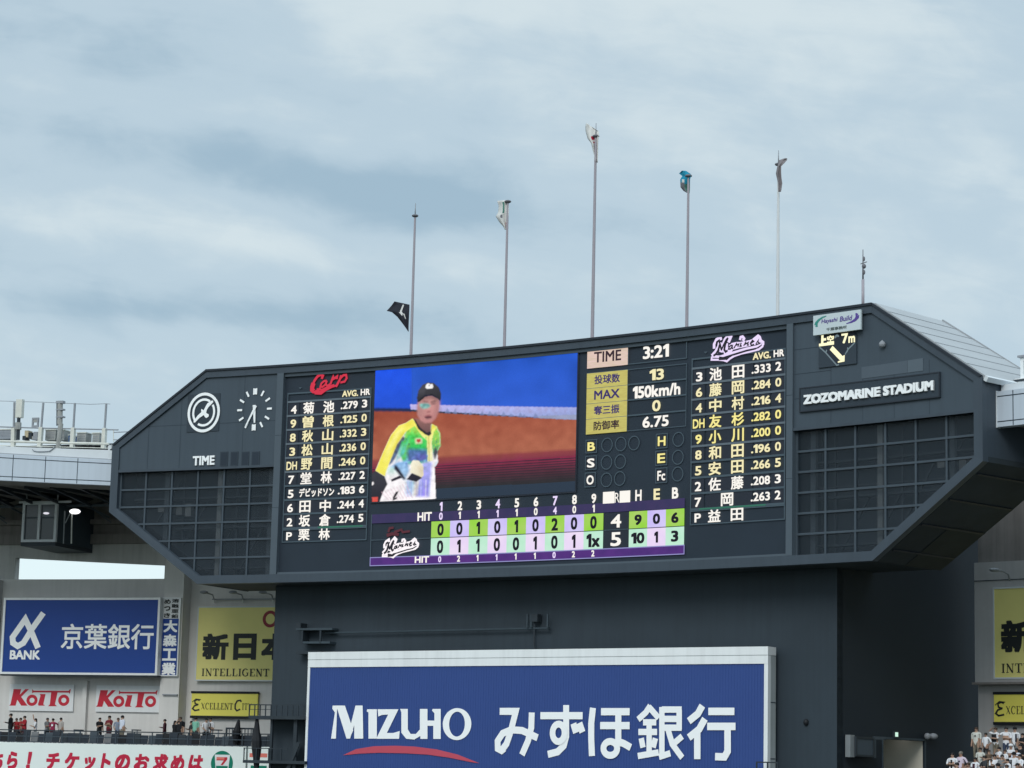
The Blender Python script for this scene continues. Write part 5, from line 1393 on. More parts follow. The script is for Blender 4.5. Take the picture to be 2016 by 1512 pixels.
o = WO - 1.18
t = thing('vertical_sign', ARC.at(333, 1330, o), 'narrow vertical blue and white sign on the concrete column', 'sign')
v0, v1 = (A(321.5, 1178, o)[0] + A(315.5, 1329, o)[0]) / 2, (A(356, 1178, o)[0] + A(347.5, 1329, o)[0]) / 2
vz1_, vz0_ = A(338, 1177.5, o)[1], A(331, 1330, o)[1]
vm = A(336, 1218, o)[1]
b = MB(); b.rect(ARC, v0, vz0_, v1, vm, o, 'bank_blue', .15); b.rect(ARC, v0, vm, v1, vz1_, o - .002, 'sign_white', .15); b.frame(ARC, v0 - .04, vz0_ - .04, v1 + .04, vz1_ + .04, .07, o - .02, 'sign_frame', .2); b.build('panel', t)
b = MB(); hh = (vm - vz0_) / 4
for i, ch in enumerate('大森工業'):
    zt_ = vm - hh * i; b.text(ARC, ch, v0 + .10, zt_ - hh * .96, v1 - .10, zt_ - hh * .10, o - .02, 'letter_white', .04)
hh = (vz1_ - vm) / 4
for i, ch in enumerate('溶融亜鉛'): b.text(ARC, ch, (v0 + v1) / 2 + .02, vz1_ - hh * (i + 1) + .03, v1 - .08, vz1_ - hh * i - .05, o - .02, 'letter_black', .03)
hh = (vz1_ - vm) / 3
for i, ch in enumerate('めっき'): b.text(ARC, ch, v0 + .08, vz1_ - hh * (i + 1) + .06, (v0 + v1) / 2 - .06, vz1_ - hh * i - .08, o - .02, 'letter_black', .03)
b.build('lettering', t)

for k, (dx, dy, lab) in enumerate(((0, 0, 'white advert panel with red slab lettering, nearest the left edge of the photo'), (612, 8, 'white advert panel with red slab lettering, beside the concrete column'))):
    o = WO - .14
    z = Z(dx / 3.582, 1090 + dy / 3.582, 3.582)
    P2 = lambda pts: [A(x, y, o) for x, y in z(pts)]
    c = P2([(60, 1106), (522, 925), (70, 925), (515, 1108)])
    t = thing('wall_poster', ARC.pt((c[0][0] + c[1][0]) / 2, c[0][1], o), lab, 'sign', 'white panels with red lettering')
    b = MB(); b.rect(ARC, c[0][0], c[0][1], c[1][0], c[1][1], o, 'sign_white', .12)
    if k: b.rect(ARC, c[1][0], c[0][1], c[1][0] + .18, c[1][1] - .4, o + .01, 'dark_steel', .1)  # dark strip painting the shadow in the gap at the sign's end
    b.build('board', t)
    b = MB(); m = 'sign_red'; Q = lambda pts, d: b.poly(ARC, P2(pts), o - .008 - d, m)
    Q([(95, 955), (150, 955), (140, 995), (178, 955), (205, 955), (150, 1010), (195, 1072), (150, 1072), (122, 1030), (110, 1072), (65, 1072), (75, 1060), (95, 965)], 0)
    Q([(280, 990), (322, 990), (306, 1062), (318, 1072), (272, 1072), (268, 1062), (286, 1000)], 0.001)
    Q([(362, 972), (408, 972), (388, 1062), (402, 1076), (340, 1076), (352, 1062)], .002)
    Q([(228, 955), (238, 966), (485, 968), (494, 955), (500, 958), (492, 990), (486, 980), (240, 978), (226, 984)], .003)
    for xc in (226, 450):
        cc = A(*z([(xc, 1034)])[0], o); b.ring(ARC, cc, .27, .27, .20, o - .009, m, n=20)
    b.build('lettering', t)

yellow_signs(A(389, 1240, WO - .35)[0], 'left')

# sign floodlights on swan-neck arms
z = Z(0, 1090, 3.582)
for k, (x, lab) in enumerate(((1500, 'swan neck sign lamp above the yellow sign, furthest from the tower'), (1705, 'swan neck sign lamp above the yellow sign, the middle one of three'), (1915, 'swan neck sign lamp above the yellow sign, close against the dark tower'))):
    p0 = ARC.at(*z([(x + 10, 325)])[0], WO - .3); p1 = ARC.at(*z([(x, 290)])[0], WO - .9); p2 = ARC.at(*z([(x - 62, 272)])[0], WO - 2.0)
    t = thing('sign_lamp', p0, lab, 'lamp', 'swan neck lamps over the yellow sign')
    b = MB(); b.path([p0, p1, p2], .045, 'grey_steel'); b.tube(p0 - Vector((0, 0, .2)), p0, .07, 'cream_steel'); b.build('arm', t)
    b = MB(); b.ball(p2, (.28, .22, .11), 'grey_steel'); b.build('lamp_head', t, True)
b = MB(); pa, pb = A(*z([(1500, 322)])[0], WO - .2), A(*z([(1960, 332)])[0], WO - .2)
b.rect(ARC, pa[0], pa[1] - .05, pb[0], pa[1] + .03, WO - .3, 'grey_steel', .1); b.build('conduit', None, label='thin grey conduit along the wall above the yellow sign', category='conduit')

# glazed observation box hung under the roof
o = 9.0
t = thing('observation_box', ARC.at(75, 1068, o), 'glazed observation box with grey frame hanging under the left roof', 'booth')
x0_, x1_ = A(41, 1065, o)[0], A(109, 1066, o)[0]; z0_, z1_ = A(75, 1067, o)[1], A(78, 988.5, o)[1]
b = MB(); b.frame(ARC, x0_, z0_, x1_, z1_, .16, o, 'fascia_trim', .2); xm = A(76, 1030, o)[0]; b.rect(ARC, xm - .07, z0_ + .16, xm + .09, z1_ - .16, o - .01, 'fascia_trim', .2)
b.rect(ARC, x0_ - .25, z1_ - .06, x1_ + .9, z1_ + .06, o - .04, 'fascia_trim', .15)
for l in (x0_ + .15, x1_ - .1): b.rect(ARC, l, z1_ + .06, l + .07, 17.5, o + .1, 'grey_steel', .07)
b.build('frame', t)
b = MB(); b.rect(ARC, x0_ + .16, z0_ + .16, x1_ - .16, z1_ - .16, o + .12, 'glass_dark', .03); b.build('glass', t)
b = MB(); b.rect(ARC, x0_, z0_ - .25, x1_, z0_ - .01, o, 'dark_steel', WO - o); b.rect(ARC, x1_ - .1, z0_, x1_, z1_, o + .21, 'tower_trim', WO - o - .2); b.rect(ARC, x0_, z0_, x0_ + .1, z1_, o + .21, 'tower_trim', WO - o - .2); b.rect(ARC, x0_, z1_ - .1, x1_, z1_ - .01, o + .21, 'tower_trim', WO - o - .2)
b.rect(ARC, xm - 1, z0_, xm - .9, z1_ - 1, o + .11, 'mullion', .02); b.rect(ARC, xm - .9, z1_ - 1.05, x1_ - .2, z1_ - .95, o + .11, 'mullion', .02)
b.build('casing', t)
b = MB(); b.ball(ARC.at(91, 1010.5, o - .02), (.20, .08, .075), 'lamp_soft'); b.build('ceiling_lamp', t, True)

b = MB(); o = 8.0                                       # lit floodlamp beside the box
p = ARC.at(147.5, 1007, o)
t = thing('floodlamp', ARC.at(140, 1068, o), 'lit round floodlamp on a white post under the left roof', 'lamp')
b.ball(p, (.36, .30, .17), 'lamp_white'); b.build('lamp_head', t, True)
b = MB(); b.tube(ARC.at(140.5, 1070, o), ARC.at(141.5, 1012, o), .05, 'cream_steel', n=6); b.build('post', t)
b = MB(); b.path([ARC.at(125, 1070, o), ARC.at(127.5, 1006, o)], .05, 'gantry'); b.path([ARC.at(128.5, 1030, o), ARC.at(139, 1009, o)], .04, 'gantry'); b.build('side_arm', t)

# ---- ribbon board along the gallery front
o = 8.0
rt = A(240, 1465.5, o)[1]; rl1 = A(484, 1490, o)[0]
t = thing('ribbon_board', ARC.pt(-30, rt - 3, o), 'long white ribbon board with bold red characters along the gallery front', 'sign')
b = MB(); b.rect(ARC, -50, rt - 3.0, rl1, rt, o, 'ribbon_white', .25); b.build('panel', t)
b = MB()
for ch, x0, x1, yt, yb in (('ち', -21, 9, 1481, 1514), ('ら', 11.5, 38, 1479.5, 1514), ('！', 50.5, 64, 1480, 1514), ('チ', 88, 120, 1482, 1515.5), ('ケ', 124.5, 158, 1482, 1516), ('ッ', 163, 190, 1490, 1516.5), ('ト', 197, 221, 1483, 1517),
                           ('の', 224, 259, 1485, 1517), ('お', 262, 296, 1484.5, 1518), ('求', 299.5, 333, 1484.5, 1519), ('め', 334, 366, 1486, 1519), ('は', 369, 402, 1486.5, 1520)):
    b.ptext(ARC, ch, x0, yb, x1 - 4, yt, o - .01, 'ribbon_red', .05, .14)
b.build('lettering', t)
b = MB(); c = A(437, 1503, o); r_ = .73
b.poly(ARC, [(c[0] + r_ * math.cos(2 * math.pi * k / 40), c[1] + r_ * 1.04 * math.sin(2 * math.pi * k / 40)) for k in range(40)], o - .01, 'green_disc')
s = lambda x, y: (c[0] + x * r_, c[1] + y * r_)
b.poly(ARC, [s(-.68, .72), s(.72, .72), s(.55, -.95), s(-.50, -.95)], o - .014, 'sign_white')
b.poly(ARC, [s(-.50, .52), s(.48, .52), s(.48, .34), s(.10, -.14), s(-.12, -.14), s(.16, .24), s(-.50, .24)], o - .018, 'sign_red'); b.poly(ARC, [s(-.50, .52), s(.22, .52), s(.22, .32), s(-.50, .32)], o - .020, 'orange_paint')
b.poly(ARC, [s(-.52, -.20), s(.55, -.20), s(.53, -.48), s(-.50, -.48)], o - .018, 'green_disc'); b.build('round_mark', t)
t = thing('ribbon_board', ARC.at(515, 1512, o), 'short white ribbon board with orange and green bands behind the catwalk', 'sign')
b = MB(); b.rect(ARC, rl1 + .12, rt - 3.0, -17.3, rt, o + .02, 'ribbon_white', .25); b.build('panel', t)
b = MB(); p, q = A(491, 1490.5, o), A(526, 1483.5, o); b.rect(ARC, p[0], p[1], q[0], p[1] + .24, o + .01, 'orange_paint'); b.rect(ARC, p[0] + .1, p[1] - .85, q[0], p[1] - .5, o + .01, 'green_disc'); b.build('bands', t)

# ---- gallery rail and its clutter
t = thing('gallery_rail', ARC.pt(-30, FLOOR, 8.4), 'dark steel gallery railing along the top of the ribbon board', 'railing')
b = MB()
for z in (FLOOR + .78, FLOOR + .42, FLOOR + .06): b.rect(ARC, -50, z, -17.3, z + (.07 if z > 2 else .05), 8.4, 'mullion' if z < 2 else 'dark_steel', .06)
b.build('rails', t)
for k in range(26):
    l = -47.5 + 1.2 * k; b = MB(); b.rect(ARC, l, FLOOR, l + .05, FLOOR + .80, 8.36, 'mullion', .06); b.build('post', t)
random.seed(21)
SG = 'folded seats behind the gallery rail'
for k in range(58):
    l = -45.5 + .49 * k + random.uniform(-.02, .02)
    t = thing('stadium_seat', ARC.pt(l, FLOOR, 8.95), 'dark folded stadium seat in the row behind the gallery rail', 'seat', SG)
    b = MB(); hgt = .66 + random.uniform(-.10, .10)
    q = [ARC.pt(l + x, FLOOR + z, 8.9 + y) for x, z, y in ((0, .10, 0), (.465, .10, 0), (.465, hgt + .04, .10), (0, hgt + .04, .10), (0, .10, .06), (.465, .10, .06), (.465, hgt + .04, .16), (0, hgt + .04, .16))]
    b.hexa(q, random.choice(['seat_plastic', 'black', 'dark_steel', 'mullion', 'tier']) if k % 2 == 0 else 'seat_plastic'); b.build('back', t)
    b = MB(); b.rect(ARC, l + .17, FLOOR, l + .25, FLOOR + .12, 8.94, 'dark_steel', .06); b.build('pedestal', t)

for x0, x1, lab in ((146, 159, 'small grey framed table behind the seats, right of the beige shirted man'), (260, 272, 'small grey framed table behind the seats, left of the concrete column'), (417, 432, 'small grey framed table behind the seats, right of the striped shirt man')):
    p, q = A(x0, 1442, 9.9), A(x1, 1437, 9.9); zt_ = A(x0, 1436, 9.9)[1]
    t = thing('counter_table', ARC.pt(p[0], FLOOR, 9.9), lab, 'table')
    b = MB(); b.rect(ARC, p[0], zt_ - .07, q[0], zt_, 9.8, 'dark_steel', .5); b.build('table_top', t)
    for l in (p[0], q[0] - .07): b = MB(); b.rect(ARC, l, FLOOR, l + .07, zt_ - .07, 9.82, 'grey_steel', .06); b.build('leg', t)
t = thing('barrier', ARC.at(463, 1465, 9.0), 'dark steel barrier fence behind the black parasol near the catwalk', 'barrier')
b = MB(); p, q = A(443, 1464, 9.0), A(500, 1433, 9.0)
b.frame(ARC, p[0], p[1], q[0], q[1], .1, 9.0, 'dark_steel', .06)
for k in range(1, 9): l = p[0] + (q[0] - p[0]) * k / 9; b.rect(ARC, l, p[1] + .1, l + .04, q[1] - .1, 9.01, 'mullion', .04)
b.build('rails', t)
for nm, x, yt, yb, o, r0, lab in (('closed_parasol', 466, 1418, 1466, 8.7, .26, 'closed black parasol leaning at the gallery rail near the catwalk'), ('closed_parasol', 508, 1415, 1512, 1.2, .30, 'tall closed black parasol bundled under the catwalk platform')):
    top_, bot_ = ARC.at(x + (4 if o > 5 else -2), yt, o), ARC.at(x - (3 if o > 5 else 3), yb, o)
    t = thing(nm, bot_, lab, 'parasol')
    b = MB(); n = 9
    prof = [(0, .3), (.1, .45), (.25, .62), (.45, 1.0), (.62, .95), (.8, .7), (1, .5)]
    for (a, r1_), (c, r2_) in zip(prof, prof[1:]):
        j = Vector((random.uniform(-.05, .05), 0, 0)); b.tube(top_.lerp(bot_, a), top_.lerp(bot_, c) + j * 0, r0 * r1_, 'black', r0 * r2_, n)
    b.build('cover', t)
    b = MB(); b.tube(top_ + (top_ - bot_) * .03, bot_, .04, 'dark_steel'); b.build('shaft', t)

# ---- steel catwalk beside the billboard
o = .9
t = thing('catwalk', ARC.at(550, 1512, o), 'dark steel catwalk with two railed platforms left of the blue billboard', 'catwalk')
b = MB()
p, q = A(489, 1415.5, o), A(598, 1410, o); zd = A(520, 1415, o)[1]
b.rect(ARC, p[0], zd - .02, q[0], zd + .17, o, 'dark_steel', 1.4); b.build('platform', t)
b = MB(); zr = A(520, 1386.5, o)[1]
b.rect(ARC, p[0], zr - .06, q[0], zr, o, 'dark_steel', .06); b.rect(ARC, p[0], (zr + zd) / 2 + .1, q[0], (zr + zd) / 2 + .13, o + .01, 'dark_steel', .04)
for k in range(11): l = p[0] + (q[0] - p[0] - .06) * k / 10; b.rect(ARC, l, zd + .17, l + .05, zr - .06, o, 'dark_steel', .05)
b.build('railing', t)
b = MB(); zd2 = A(520, 1501, o)[1]; p2 = A(478, 1500, o); q2 = A(600, 1500, o)
b.rect(ARC, p2[0], zd2 - .05, q2[0], zd2 + .12, o, 'dark_steel', 1.4); b.build('platform', t)
b = MB(); zr2 = A(520, 1472.5, o)[1]
b.rect(ARC, p2[0], zr2 - .05, q2[0] - 1.2, zr2, o, 'dark_steel', .05)
for k in range(4): l = p2[0] + .02 + 1.1 * k * .75; b.rect(ARC, l, zd2 + .12, l + .05, zr2 - .05, o, 'dark_steel', .05)
b.build('railing', t)
for x in (531, 577): b = MB(); l = A(x, 1460, o + .3)[0]; b.rect(ARC, l, -3, l + (.14 if x < 560 else .22), zd - .02, o + .3, 'dark_steel' if x < 560 else 'dark_steel', .15); b.build('post', t)
b = MB()
for w in (0, .8): b.bar(ARC.at(588, 1462, o + .25 + w), ARC.at(560, 1530, o + .25 + w), .06, .22, 'dark_steel')
for k in range(8): u = k / 8; b.bar(ARC.at(588 - 28 * u, 1462 + 68 * u, o + .3), ARC.at(588 - 28 * u, 1462 + 68 * u, o + 1.0), .2, .04, 'dark_steel')
b.build('stair', t)
t = thing('corner_rail', BB.pt(BN - 1, -.4, -.8), 'small dark railing corner in front of the billboard at the bottom edge', 'railing')
b = MB(); p, q = BB.inv(1488, 1512, -.6), BB.inv(1531, 1500, -.6); b.rect(BB, p[0], q[1] - .06, q[0], q[1], -.6, 'dark_steel', .06); b.build('rails', t)
for l in (p[0], (p[0] + q[0]) / 2, q[0] - .06): b = MB(); b.rect(BB, l, q[1] - 1.1, l + .06, q[1] - .06, -.6, 'dark_steel', .06); b.build('post', t)

# ---- right stand
RS = thing('stand_building', ARC.pt(32, -H, WO), 'grey concrete stand right of the scoreboard with stepped seating tiers', 'stadium stand', 'stands beside the scoreboard')
rb0 = A(1919, 1250, WO - .6)[0]; rw0 = A(1926, 1380, WO)[0]
zu0, zu1 = A(1922, 1343.5, WO - .6)[1], A(1922, 1108, WO - .6)[1]
b = MB(); b.rect(ARC, rw0 - .0, -H, 60, zu0 + .1, WO, 'concrete_right_shade', .6); b.build('wall', RS)
b = MB(); b.rect(ARC, rb0, zu0, 60, zu1, WO - .6, 'concrete_right_shade', 1.2); zl = A(1925, 1143, WO - .6)[1]; b.rect(ARC, rb0 - .0, zl - .04, 60, zl, WO - .62, 'seam', .1); b.rect(ARC, rb0 - .1, zu0 - .12, 60, zu0 - .002, WO - .75, 'concrete_dark', 1.2); b.build('upper_wall', RS)
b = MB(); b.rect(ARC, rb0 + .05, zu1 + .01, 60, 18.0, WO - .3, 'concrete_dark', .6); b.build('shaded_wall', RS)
fr0 = 29.06
b = MB(); fz1, fz0 = A(1961, 771, FAS)[1], A(1961, 841, FAS)[1]
b.rect(ARC, fr0, fz0, 50, fz1, FAS, 'fascia', .5)
for l in (fr0 + .95, fr0 + 2.8, fr0 + 4.6): b.rect(ARC, l, fz0 + .02, l + .05, fz1 - .02, FAS - .005, 'seam', .03)
for z in (fz1 - .27, fz0 + .22): b.rect(ARC, fr0 + .1, z, 50, z + .05, FAS - .006, 'seam', .03)
b.rect(ARC, fr0 - .02, fz0 - .03, fr0 + .08, fz1 + .03, FAS - .03, 'fascia_trim', .3); b.build('fascia', RS)
b = MB(); b.rect(ARC, fr0 + .1, fz1 + .01, 50, fz1 + .35, FAS + .3, 'fascia_trim', .8); b.build('parapet', RS)
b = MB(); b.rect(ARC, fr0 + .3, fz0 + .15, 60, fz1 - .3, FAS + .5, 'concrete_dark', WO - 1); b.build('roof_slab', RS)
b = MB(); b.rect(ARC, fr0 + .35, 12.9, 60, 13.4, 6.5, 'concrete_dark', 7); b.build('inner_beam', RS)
b = MB()
for o0, o1, z in ((7.2, WO, 1.30), (5.7, 7.2, .45), (4.3, 5.7, -.10), (2.4, 4.3, -.65)): b.rect(ARC, A(1903, 1500, o0)[0] if o0 > 7 else A(1866 if o0 < 5.7 else 1905, 1500, o0)[0], z - 1.2, 60, z, o0, 'tier', o1 - o0)
b.build('seating_tier', RS)
yellow_signs(A(1957, 1250, WO - .62)[0], 'right')
p0 = ARC.at(1988, 1143, WO - .7); p1 = ARC.at(1985, 1131, WO - 1.1); p2 = ARC.at(1958, 1122, WO - 2.2)
t = thing('sign_lamp', p0, 'swan neck sign lamp on the concrete wall right of the scoreboard', 'lamp')
b = MB(); b.path([p0, p1, ARC.at(1975, 1125, WO - 1.6), p2], .045, 'grey_steel'); b.build('arm', t); b = MB(); b.ball(p2, (.28, .22, .11), 'grey_steel'); b.build('lamp_head', t, True)
t = thing('roof_cabinet', ARC.at(2014, 740, 2.5), 'white steel framed rooftop cabinet at the right picture edge', 'cabinet')
b = MB(); p, q = A(2009, 745, 2.5), A(2048, 699, 2.5); b.frame(ARC, p[0], p[1], q[0], q[1], .16, 2.5, 'sign_frame', .6); b.rect(ARC, p[0] - .1, q[1], q[0], q[1] + .1, 2.4, 'grey_steel', .8); b.build('frame', t)
b = MB(); b.rect(ARC, p[0] - .3, p[1] - .9, q[0], p[1] - .002, 2.45, 'sign_frame', .7); b.rect(ARC, p[0] - .35, p[1] - .15, q[0], p[1] - .05, 2.4, 'dark_steel', .04); b.build('base', t)

# ================================================================== roof deck of the left stand
LO = FAS + .5
z = Z(0, 760, 7.56)
t = thing('deck_railing', ARC.at(110, 880, LO), 'cream steel railing with a wire strand top along the left roof', 'railing')
b = MB()
for pts, w in (([(-300, 812), (0, 822), (500, 835), (1000, 850), (1620, 862)], .16), ([(-300, 598), (0, 606), (400, 620), (900, 632), (1760, 652)], .08), ([(0, 885), (1620, 925)], .05)):
    b.path([ARC.at(*p, LO) for p in z(pts)], w / 2, 'cream_steel' if w != .08 else 'grey_steel', 8)
b.build('rails', t)
for x0, y0, x1, y1, m in ((195, 940, 215, 240, 'cream_steel'), (590, 910, 645, 250, 'cream_steel'), (1075, 920, 1115, 255, 'cream_steel'), (1540, 930, 1582, 260, 'cream_steel')):
    b = MB(); pm = (x0 + (x1 - x0) * .45, y0 + (y1 - y0) * .45); a, c, d = [ARC.at(*p, LO + .06) for p in z([(x0, y0), pm, (x1, y1)])]
    b.bar(a, c, .24, .24, m); b.bar(c, d, .10, .10, 'grey_steel'); b.build('post', t)
b = MB(); b.path([ARC.at(*p, LO + .06) for p in z([(-200, 215), (0, 222), (215, 228), (640, 240), (1110, 262), (1350, 272), (1582, 262), (1640, 268)])], .018, 'grey_steel', 5); b.build('wire', t)
b = MB(); b.path([ARC.at(*p, LO) for p in z([(1690, 660), (1690, 830)])], .03, 'cream_steel'); b.path([ARC.at(*p, LO) for p in z([(1690, 690), (1900, 680)])], .03, 'grey_steel'); b.path([ARC.at(*p, LO) for p in z([(1690, 800), (1850, 800)])], .03, 'grey_steel'); b.build('end_rail', t)
t = thing('panel_antenna', ARC.at(35, 866, LO), 'tall white panel antenna on a dark pole on the left roof', 'antenna')
b = MB(); p, q = A(*z([(218, 470)])[0], LO - .1), A(*z([(335, 195)])[0], LO - .1); b.rect(ARC, p[0] + .03, p[1], q[0] - .02, q[1], LO - .1, 'cream_steel', .3); b.build('radome', t)
b = MB(); b.tube(ARC.at(*z([(268, 800)])[0], LO), ARC.at(*z([(280, 465)])[0], LO), .11, 'dark_steel'); b.tube(ARC.at(*z([(270, 650)])[0], LO), ARC.at(*z([(272, 545)])[0], LO), .2, 'machine_grey'); b.build('pole', t)
t = thing('dipole_antenna', ARC.at(115, 890, LO), 'grey stacked antenna mast with stub fins on the left roof', 'antenna')
b = MB(); b.tube(ARC.at(*z([(860, 980)])[0], LO), ARC.at(*z([(905, 560)])[0], LO), .16, 'machine_grey'); b.tube(ARC.at(*z([(890, 570)])[0], LO), ARC.at(*z([(895, 245)])[0], LO), .17, 'machine_grey'); b.build('mast', t)
b = MB()
for y in (245, 355, 465): b.bar(ARC.at(*z([(850, y)])[0], LO - .02), ARC.at(*z([(955, y - 4)])[0], LO - .02), .3, .09 if y > 250 else .16, 'grey_steel')
b.bar(ARC.at(*z([(850, 250)])[0], LO), ARC.at(*z([(848, 590)])[0], LO), .06, .06, 'dark_steel'); b.build('fins', t)
t = thing('winch_frame', ARC.at(70, 866, LO), 'small dark framed winch with yellow guard on the left roof', 'machine')
b = MB(); p, q = A(*z([(468, 610)])[0], LO), A(*z([(575, 468)])[0], LO); b.frame(ARC, p[0], p[1], q[0], q[1], .1, LO, 'grey_steel', .1); b.rect(ARC, p[0], p[1] + (q[1] - p[1]) * .5, q[0], q[1] - .12, LO + .02, 'machine_grey', .08); b.build('frame', t)
b = MB()
for x0, y0, x1, y1, m in ((360, 760, 420, 660, 'machine_tan'), (420, 780, 470, 690, 'dark_steel'), (490, 800, 560, 680, 'grey_steel'), (330, 800, 380, 740, 'dark_steel'), (440, 790, 520, 745, 'machine_grey')):
    p, q = A(*z([(x0, y0)])[0], LO + .1), A(*z([(x1, y1)])[0], LO + .1); b.rect(ARC, p[0], p[1], q[0], q[1], LO + .1 + .01 * (x0 % 7), m, .5)
b.build('drive', t)
for x0, y0, x1, y1, m, lab in ((672, 760, 830, 655, 'machine_grey', 'wide grey rooftop unit left of the stacked antenna mast'), (1140, 830, 1280, 700, 'machine_grey', 'grey rooftop cooling unit right of the stacked antenna mast'), (1370, 830, 1480, 705, 'machine_grey', 'grey rooftop cooling unit at the end of the left roof railing'), (880, 760, 960, 660, 'machine_grey', 'small grey rooftop box against the stacked antenna mast'), (1015, 810, 1060, 735, 'machine_blue', 'small blue rooftop box beside a railing post'), (-60, 740, 175, 650, 'grey_steel', 'grey rooftop duct left of the white panel antenna')):
    p, q = A(*z([(x0, y0 + 25)])[0], LO + .9), A(*z([(x1, y1)])[0], LO + .9)
    t = thing('rooftop_unit', ARC.pt((p[0] + q[0]) / 2, p[1], LO + .9), lab, 'rooftop unit', 'grey units on the left roof')
    b = MB(); b.rect(ARC, p[0], p[1] - .1, q[0], q[1], LO + .9, m, .7); b.rect(ARC, p[0] - .04, q[1] + .002, q[0] + .04, q[1] + .06, LO + .85, 'cream_steel', .8); b.build('casing', t)
    b = MB()
    for k in range(4): zz_ = p[1] + .05 + (q[1] - p[1] - .12) * k / 4; b.rect(ARC, p[0] + .06, zz_, q[0] - .06, zz_ + .03, LO + .885, 'grey_steel', .015)
    b.build('grille', t)
b = MB(); b.rect(ARC, -45, 17.6, lf1 - .4, A(100, 876, LO + 1.2)[1], LO + 1.3, 'black', .2); b.build('deck_screen', None, label='dark low screen behind the cream roof railing', category='screen')
b = MB(); b.path([ARC.at(*p, FAS + .2) for p in z([(480, 940), (500, 965), (560, 975), (650, 975), (740, 968), (790, 930), (820, 900)])], .03, 'grey_steel'); b.build('cable', None, label='dark cable looping over the left roof parapet', category='cable')

# ================================================================== flagpoles and flags on the scoreboard roof
PO = 2.4
POLES = [((809, 697), (819, 400), .085, 'thin grey flagpole with the black flag flying low on it'), ((993, 680), (998, 393), .085, 'grey flagpole carrying the drooping white flag'),
         ((1166, 662), (1176, 242), .095, 'tallest grey flagpole, carrying the white flag with red disc'), ((1352, 643), (1356, 342), .085, 'grey flagpole carrying the teal flag'),
         ((1531, 622), (1534.5, 296), .085, 'pale flagpole carrying the furled taupe flag')]
for k, ((x0, y0), (x1, y1), r, lab) in enumerate(POLES):
    l, _ = A(x0, y0, PO); zt_ = A(x1, y1, PO)[1]
    base = ARC.pt(l, ZT - .02, PO)
    t = thing('flagpole', base, lab, 'flagpole', 'flagpoles on the scoreboard roof')
    spike = .75 if k in (0, 2, 4) else .12
    top = ARC.pt(l, zt_ - spike, PO)
    b = MB(); b.tube(base, top, r * 1.1, 'pole_paint' if k != 4 else 'pole_white', r * .72, 12); b.build('pole', t)
    b = MB(); b.tube(base, base + Vector((0, 0, .25)), .2, 'grey_steel'); b.build('base_collar', t)
    b = MB(); b.ball(top, (.20, .20, .09), 'flag_grey', 10, 6)
    if spike > .3: b.tube(top, top + Vector((0, 0, spike)), .035, 'grey_steel', .02)
    b.build('finial', t, True)
l, _ = A(1699, 598, PO); zt_ = A(1700.5, 491, PO)[1]; base = ARC.pt(l, ZT - .02, PO); top = ARC.pt(l, zt_, PO)
t = thing('lightning_rod', base, 'short thin mast with a small weather sensor, rightmost on the scoreboard roof', 'mast')
b = MB(); b.tube(base, base.lerp(top, .55), .075, 'pole_paint'); b.tube(base.lerp(top, .55), top, .045, 'flag_grey', .02); b.build('mast', t, True)
b = MB()
for f, s in ((.66, .07), (.75, .11), (.86, .06)):
    p = base.lerp(top, f); b.ball(p + Vector((.05, 0, 0)), (s, s, .13), 'flag_grey')
b.bar(base.lerp(top, .8) + Vector((-.12, 0, -.06)), base.lerp(top, .8) + Vector((.2, 0, .06)), .04, .04, 'flag_grey')
b.build('sensor', t, True)


def flag(rows, o, colour, label, ripple=.15, name='flag', ncol=12, phase=0.0):
    """cloth from rows of (left x, left y, right x, right y); hangs with folds in depth"""
    b = MB(); q = []
    fine = []
    for (a, c) in zip(rows, rows[1:]):
        for k in range(3): fine.append(tuple(a[i] + (c[i] - a[i]) * k / 3 for i in range(4)))
    fine.append(rows[-1])
    nr = len(fine)
    for j, (xl, yl, xr, yr) in enumerate(fine):
        for i in range(ncol + 1):
            u = i / ncol; oo = o + ripple * math.sin(u * 7 + j * .12 + phase) * (1 - u) ** .5 + .05 * math.sin(j * .4 + u * 2)
            q.append(ARC.at(xl + (xr - xl) * u, yl + (yr - yl) * u, oo))
    for j in range(nr - 1):
        for i in range(ncol):
            n = j * (ncol + 1) + i
            v = (j + .5) / (nr - 1); u = (i + .5) / ncol
            b.add([q[n], q[n + 1], q[n + ncol + 2], q[n + ncol + 1]], [(0, 1, 2, 3)], colour(u, v))
    ob = b.build(name, None, True, label=label, category='flag', group='flags on the scoreboard poles')
    bm = bmesh.new(); bm.from_mesh(ob.data); bmesh.ops.remove_doubles(bm, verts=bm.verts, dist=.0005); bmesh.ops.recalc_face_normals(bm, faces=bm.faces); bm.to_mesh(ob.data); bm.free()
    so = ob.modifiers.new('thickness', 'SOLIDIFY'); so.thickness = .006
    return ob


